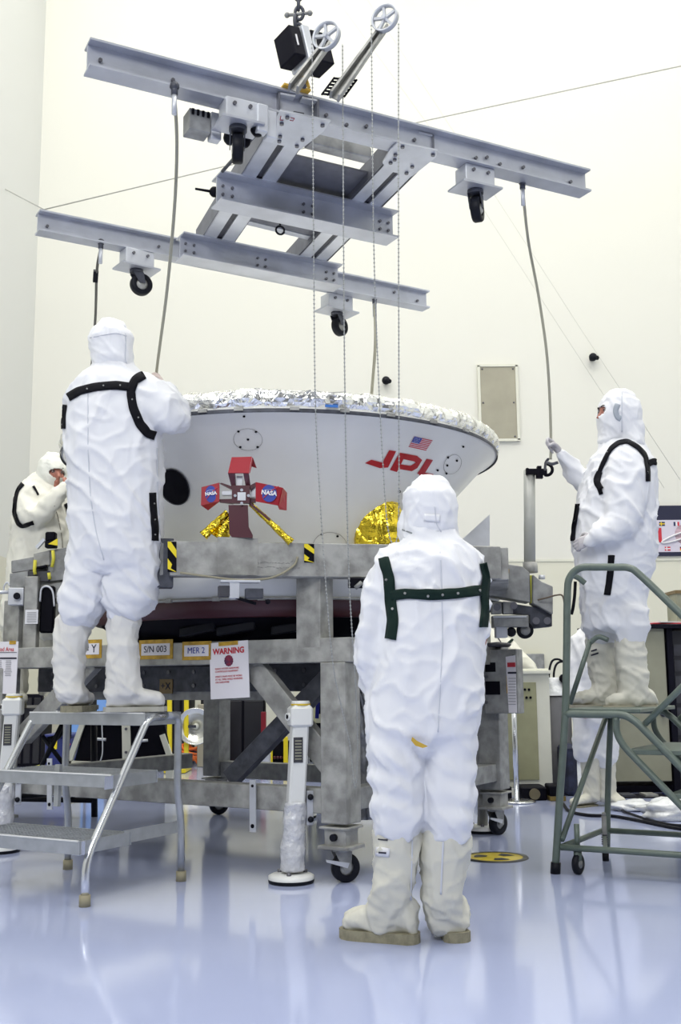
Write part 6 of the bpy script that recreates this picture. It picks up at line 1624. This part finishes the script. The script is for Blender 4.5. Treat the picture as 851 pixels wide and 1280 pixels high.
# bags, cables, dark boxes on the floor
def blob(name, lab, cat, px, py, rx, ry, rz, m_, seed, amp=.3, grp=None, Yo=None):
    g = G(px, py) if Yo is None else V((P(px, py, Yo).x, Yo, 0)); mb = MB(); n, sg = 18, 28; vs = []
    for i in range(n + 1):
        tt = pi * i / n
        for k in range(sg):
            a = 2 * pi * k / sg; v = V((sin(tt) * cos(a), sin(tt) * sin(a), cos(tt)))
            f = 1 + amp * noise.noise(v * 2.2 + V((seed, 0, 0))) + amp * .6 * abs(noise.noise(v * 6 + V((seed, 3, 0))))
            z_ = max(-.62, v.z) * f
            vs.append(g + V((v.x * rx * f, v.y * ry * f, (max(z_, -.6) + .6) * rz / 1.6 + .002)))
    mb.add(vs, [(i * sg + k, i * sg + (k + 1) % sg, (i + 1) * sg + (k + 1) % sg, (i + 1) * sg + k) for i in range(n) for k in range(sg)], True)
    o = mb.build(name, m_); tag(o, lab, cat, grp); return o
blob('plastic_bag', 'clear plastic bag lying flat on the floor behind the stair', 'bag', 792, 1013, .16, .11, .075, bagm, 1.0, .35)
blob('plastic_bag', 'bulging white plastic bag at the right edge of the floor', 'bag', 845, 1024, .24, .15, .14, bagm, 4.0, .4)
tag(MB().tube(smooth_path([Z(x, y, .012) for x, y in ((704, 1005), (712, 1014), (735, 1019), (765, 1020), (800, 1026), (851, 1036), (900, 1040))]), .012, 8).build('floor_cable', rubber), 'black cable lying on the floor behind the green stair', 'cable', 'black floor cables')
tag(MB().tube(smooth_path([Z(x, y, .012) for x, y in ((900, 1028), (851, 1032), (815, 1026), (790, 1018), (778, 1013), (790, 1010), (815, 1012))]), .010, 8).build('floor_cable', rubber), 'looped black cable beside the plastic bags', 'cable', 'black floor cables')
def dbox(name, lab, cat, px0, px1, py_t, py_b, Y, m_, dep=.4, bev=.01, parent=None):
    xl, xr = P(px0, py_b, Y).x, P(px1, py_b, Y).x; z0 = max(0, P((px0 + px1) / 2, py_b, Y).z); z1 = P((px0 + px1) / 2, py_t, Y).z
    if z0 < .06: z0 = 0
    t = thing(name, lab, cat, ((xl + xr) / 2, Y + dep / 2, z0))
    MB().box(((xl + xr) / 2, Y + dep / 2, (z0 + z1) / 2), (xr - xl, dep, z1 - z0)).build('body', m_, t, bev)
    return t, (xl + xr) / 2, xr - xl, z0, z1
t, cx, w, z0, z1 = dbox('equipment_case', 'low black equipment case under the right side of the table', 'case', 595, 640, 983, 1000, 9.25, blackp, .4)
MB().box((cx, 9.245, (z0 + z1) / 2), (w * .3, .012, .05)).build('handle', alud, t)
t, cx, w, z0, z1 = dbox('equipment_case', 'low black equipment case on the floor below the white cabinet', 'case', 652, 684, 984, 1001, 9.2, blackp, .3)
MB().tube([V((cx, 9.19, z1 * .5)), V((cx, 9.17, z1 * .5))], .045, 16).build('lens', mat('tan_lens', (.2, .17, .1), .3), t)
t, cx, w, z0, z1 = dbox('black_pump', 'black pump with brass base on the floor beside the grey drum', 'pump', 688, 706, 982, 1004, 9.15, blackp, .25)
MB().box((cx, 9.27, .02), (w * 1.1, .28, .035)).build('brass_base', mat('brass', (.35, .25, .08), .4, .6), t)
t, cx, w, z0, z1 = dbox('dark_bundle', 'dark blue equipment bundle behind the green stair post', 'equipment', 706, 724, 930, 1000, 9.5, mat('navy_cloth', (.02, .025, .06), .7, var=.4, vscale=12, bump=.6, bscale=14), .35, .04)
t, cx, w, z0, z1 = dbox('floor_tray', 'long low black tray along the wall at the right', 'tray', 768, 900, 996, 1010, 9.3, blackp, .3)
for i in range(4): MB().box((cx - w * .35 + i * w * .22, 9.42, z1 + .008), (w * .12, .2, .016)).build('tray_item', (alud, aluw, bluem, alul)[i], t)

# ================================================================ BACKGROUND, LEFT (seen under the table)
# two black panels in white frames
Yq = 9.4
t = thing('framed_panels', 'two black panels in white frames standing behind the aluminium steps', 'panels', (P(150, 960, Yq).x, Yq, 0))
def wq_(x, y): return P(x, y, Yq)
MB().poly([wq_(92, 955), wq_(107, 902), wq_(157, 902), wq_(157, 955)], .04).build('black_panel', blackm, t)
MB().poly([wq_(160, 957), wq_(160, 902), wq_(205, 902), wq_(216, 957)], .04).build('black_panel', blackm, t)
def fb_(a, b, w=.045): MB().bar(wq_(*a), wq_(*b), .06, w, V((0, -1, 0)).cross((wq_(*b) - wq_(*a)).normalized())).build('frame_bar', cream, t)
fb_((103, 901), (178, 903)); fb_((105, 901), (86, 954)); fb_((158, 903), (159, 957), .07); fb_((86, 954), (165, 957)); fb_((203, 918), (216, 956)); fb_((165, 957), (216, 958), .03)
for x in (158.5,):
    for y in (911, 940): MB().tube([wq_(x, y) - V((0, .03, 0)), wq_(x, y) - V((0, .042, 0))], .012, 8).build('screw', boltm, t)
MB().tube([wq_(118, 923) - V((0, .05, 0)), wq_(134, 924) - V((0, .05, 0))], .012, 8).build('handle', alul, t)
MB().tube([wq_(174, 926) - V((0, .05, 0)), wq_(186, 925) - V((0, .05, 0))], .012, 8).build('handle', alul, t)
for x in (92, 215): MB().box((wq_(x, 957).x, Yq, wq_(x, 957).z / 2), (.06, .3, wq_(x, 957).z)).build('foot', cream, t)
MB().tube(smooth_path([P(127, 900, 9.34), P(127.5, 910, 9.34), P(128, 940, 9.34), P(124, 955, 9.34)]), .006, 6).build('pale_cord', alul, t)
# black scaffold behind the steps; the far worker stands on it
Ys = 8.0
t = thing('black_work_stand', 'black tubular work stand behind the aluminium steps', 'work stand', (P(70, 1010, Ys).x, Ys, 0))
def bs(x, y, Y=Ys): return P(x, y, Y)
gp = G(118, 1021)
m = MB().tube([V((gp.x, gp.y, 0)), P(117, 875, gp.y)], .024, 10); m.build('leg', rubber, t)
zd = .80
c4 = [V((gp.x, gp.y, 0)), V((gp.x - 1.15, gp.y + .0, 0)), V((gp.x - 1.15, gp.y - .85, 0)), V((gp.x + .0, gp.y - .85, 0))]
for k in (1, 2): MB().cyl(c4[k], c4[k] + UP * zd, .022, 12).build('leg', rubber, t)
for k, zz in ((0, .33), (0, .12)): MB().tube([c4[0] + UP * zz, c4[1] + UP * (zz + .03)], .020, 10).build('rail', rubber, t)
MB().tube([c4[0] + UP * .20, c4[2] + UP * .17], .020, 10).build('rail', rubber, t)
MB().tube([c4[0] + UP * .36, c4[0] + UP * .14 - V((.17, 0, 0)), ], .014, 8).build('rail_brace', rubber, t)
dz = V((0, 0, zd))
MB().box((c4[0] + c4[2]) / 2 + UP * (zd + .012), (1.17, .87, .035)).build('deck', darkg, t, .004)
MB().tube([c4[3] + UP * (zd - .02), V((c4[3].x, c4[3].y, zd - .18))], .018, 8).build('deck_bracket', rubber, t)
MB().tube([P(78, 905, 7.6), P(50, 962, 7.6)], .018, 8).build('cross_brace', rubber, t); MB().tube([P(53, 920, 7.62), P(80, 956, 7.62)], .016, 8).build('cross_brace', rubber, t)
MB().tube(smooth_path([P(80, 895, 7.7), P(78, 912, 7.7), P(70, 922, 7.7), P(60, 925, 7.7)]), .022, 10).build('curved_brace', rubber, t)
# blue bins behind
t, cx, w, z0, z1 = dbox('blue_bin', 'dark blue bin with small yellow sticker behind the aluminium steps', 'bin', 54, 87, 921, 979, 10.6, bluem, .4, .02)
MB().box((P(68, 931, 10.59).x, 10.59, P(68, 931, 10.59).z), (.05, .01, .08)).build('yellow_sticker', yellow, t); MB().box((cx, 10.8, z1 + .01), (w * 1.05, .44, .03)).build('lid', bluem, t, .01)
MB().bar(P(80, 928, 10.59), P(87, 932, 10.59), .02, .03).build('red_label', redt, t)
MB().tube(smooth_path([Z(40, 962, .03), Z(55, 958, .03), Z(66, 960, .03), Z(76, 955, .03)]), .03, 8).build('yellow_hose', mat('lime_hose', (.75, .80, .05), .4)); tag(bpy.data.objects['yellow_hose'], 'bright yellow hose lying on the floor by the blue bin', 'hose')
# yellow floodlight stand
Yy = 12.4
t = thing('floodlight_stand', 'yellow floodlight stand with round reflector left of the table leg', 'floodlight', (P(240, 960, Yy).x, Yy, 0))
def yy_(x, y, o=0): return P(x, y, Yy + o)
for x in (212, 233): MB().bar(V((yy_(x, 957).x, Yy, .04)), yy_(x, 872), .05, .05).build('yellow_post', yellow, t, .006)
MB().bar(V((yy_(210, 957).x, Yy, .05)), V((yy_(236, 957).x, Yy, .05)), .05, .05).build('yellow_rail', yellow, t, .006)
for x in (212, 233): MB().bar(V((yy_(x, 957).x, Yy - .25, .03)), V((yy_(x, 957).x, Yy + .25, .03)), .05, .05).build('yellow_foot', yellow, t, .006)
lc = yy_(244, 908, -.05); k = 23 * mpp(lc)
ax = (V((1, 0, 0)), UP, V((0, -1, 0)))
MB().lathe(lc, [(.0001, -k * .5), (k * .25, -k * .48), (k * .7, -k * .25), (k * .97, .0), (k, .01), (k * .96, .012), (k * .68, -k * .2), (k * .24, -k * .42), (.0001, -k * .44)], 40, ax).build('reflector', mat('reflector', (.75, .75, .70), .25, .85), t)
MB().ball(lc + V((0, k * .25, 0)), k * .17, 14).build('bulb', cream, t)
MB().bar(lc, yy_(234, 908), .03, .03).build('lamp_arm', alud, t)
# orange cable coil
g = G(248, 957)
t = thing('orange_cable_coil', 'coil of orange extension cable on the floor by the floodlight', 'cable', g)
for j in range(5):
    pts = [g + V((cos(a) * (.30 - j * .03) + .02 * j, sin(a) * (.16) , .025 + .055 * j + .05 * sin(a * 2 + j) + (.06 if cos(a) < 0 else 0))) for a in [2 * pi * i / 30 for i in range(30)]]
    for q in pts: q.z = max(.016, q.z)
    MB().tube(pts, .016, 6, closed=True).build('cable_loop', orange, t)
# second pair of yellow posts and a red strip deeper under the table
t = thing('yellow_barrier', 'yellow upright barrier behind the braced table centre', 'barrier', (P(346, 960, 12.6).x, 12.6, 0))
for x, y0 in ((338, 921), (357, 933)): MB().bar(V((P(x, 957, 12.6).x, 12.6, 0)), P(x, y0 - 12, 12.6), .05, .05).build('yellow_post', yellow, t, .006)
MB().bar(P(338, 912, 12.6), P(357, 922, 12.6), .04, .05).build('yellow_rail', yellow, t)
MB().box((P(350, 945, 12.7).x, 12.75, .16), (.42, .2, .30)).build('dark_box', blackp, t); m = MB()
for i in range(7): m.ball(P(335 + i * 4, 947, 12.62), .02, 8)
m.build('red_caps', reddk, t)
t, cx, w, z0, z1 = dbox('red_cylinder', 'red cylinder standing behind the table legs', 'cylinder', 326, 332, 890, 965, 12.2, mat('deep_red', (.22, .01, .02), .4), .10, .0)
t, cx, w, z0, z1 = dbox('grey_case', 'pale grey case between the table legs', 'case', 326, 336, 920, 958, 12.0, alul, .3)
t, cx, w, z0, z1 = dbox('white_monitor_cabinet', 'pale cabinet top showing behind the crossed table braces', 'cabinet', 332, 366, 852, 957, 12.9, cream, .4)
MB().box((P(352, 861, 12.89).x, 12.89, P(352, 861, 12.89).z), (w * .5, .01, .06)).build('dark_slot', blackm, t)
t, cx, w, z0, z1 = dbox('beige_box', 'small beige box with yellow lid near the right table leg', 'box', 410, 424, 861, 877, 11.0, cream, .3)
MB().box((cx, 11.15, z1 + .015), (w * .7, .25, .035)).build('yellow_lid', yellow, t)
t, cx, w, z0, z1 = dbox('storage_shelf', 'grey shelf unit behind the right table leg', 'shelf', 384, 440, 878, 1000, 11.2, blackp, .5)
MB().box((cx, 11.19, P(400, 898, 11.2).z), (w, .02, .09)).build('shelf_edge', beige, t); MB().box((P(407, 897, 11.17).x, 11.175, P(407, 897, 11.17).z), (.06, .01, .04)).build('label', inkm, t)
for x in (392, 405): MB().box((P(x, 930, 11.19).x, 11.185, .55), (.05, .02, .62)).build('shelf_post', olive if x == 392 else darkg, t)
MB().bar(P(399.5, 836, 7.0), P(396, 898, 7.0), .01, .024, V((1, 0, 0))).build('blue_strap', mat('royal_blue', (.01, .02, .35), .5), table, label='royal blue strap')
# large dark curtain of equipment at the far left rear
for i, (x0_, x1_, yt, lab) in enumerate(((16, 50, 868, 'black equipment cabinet at the far left under the table'), (88, 200, 866, 'wide black equipment cabinet behind the framed panels'), (204, 236, 868, 'black equipment cabinet behind the yellow floodlight stand'), (250, 330, 872, 'black equipment cabinet behind the rear left table leg'), (335, 420, 880, 'black equipment cabinet behind the crossed braces'))):
    t, cx, w, z0, z1 = dbox('equipment_cabinet', lab, 'cabinet', x0_, x1_, yt, 957, 13.3 + .05 * i, blackp, .5)
    for k in range(3): MB().box((cx - w / 3 + k * w / 3, 13.29 + .05 * i, (z0 + z1) / 2), (w / 3 - .03, .014, z1 - z0 - .08)).build('door', mat('cab_door', (.014, .014, .02), .35), t, .004)
t, cx, w, z0, z1 = dbox('pale_board', 'tan board leaning behind the floodlight', 'board', 246, 286, 880, 956, 13.0, mat('tan_board', (.36, .33, .25), .6), .04)
t, cx, w, z0, z1 = dbox('blue_sheet', 'pale blue sheet glimpsed between the boots of the tall worker', 'sheet', 108, 130, 856, 975, 11.5, ltblue, .03)
t, cx, w, z0, z1 = dbox('blue_sheet', 'pale blue sheet seen below the platform edge at left', 'sheet', 84, 104, 892, 975, 11.4, ltblue, .03)
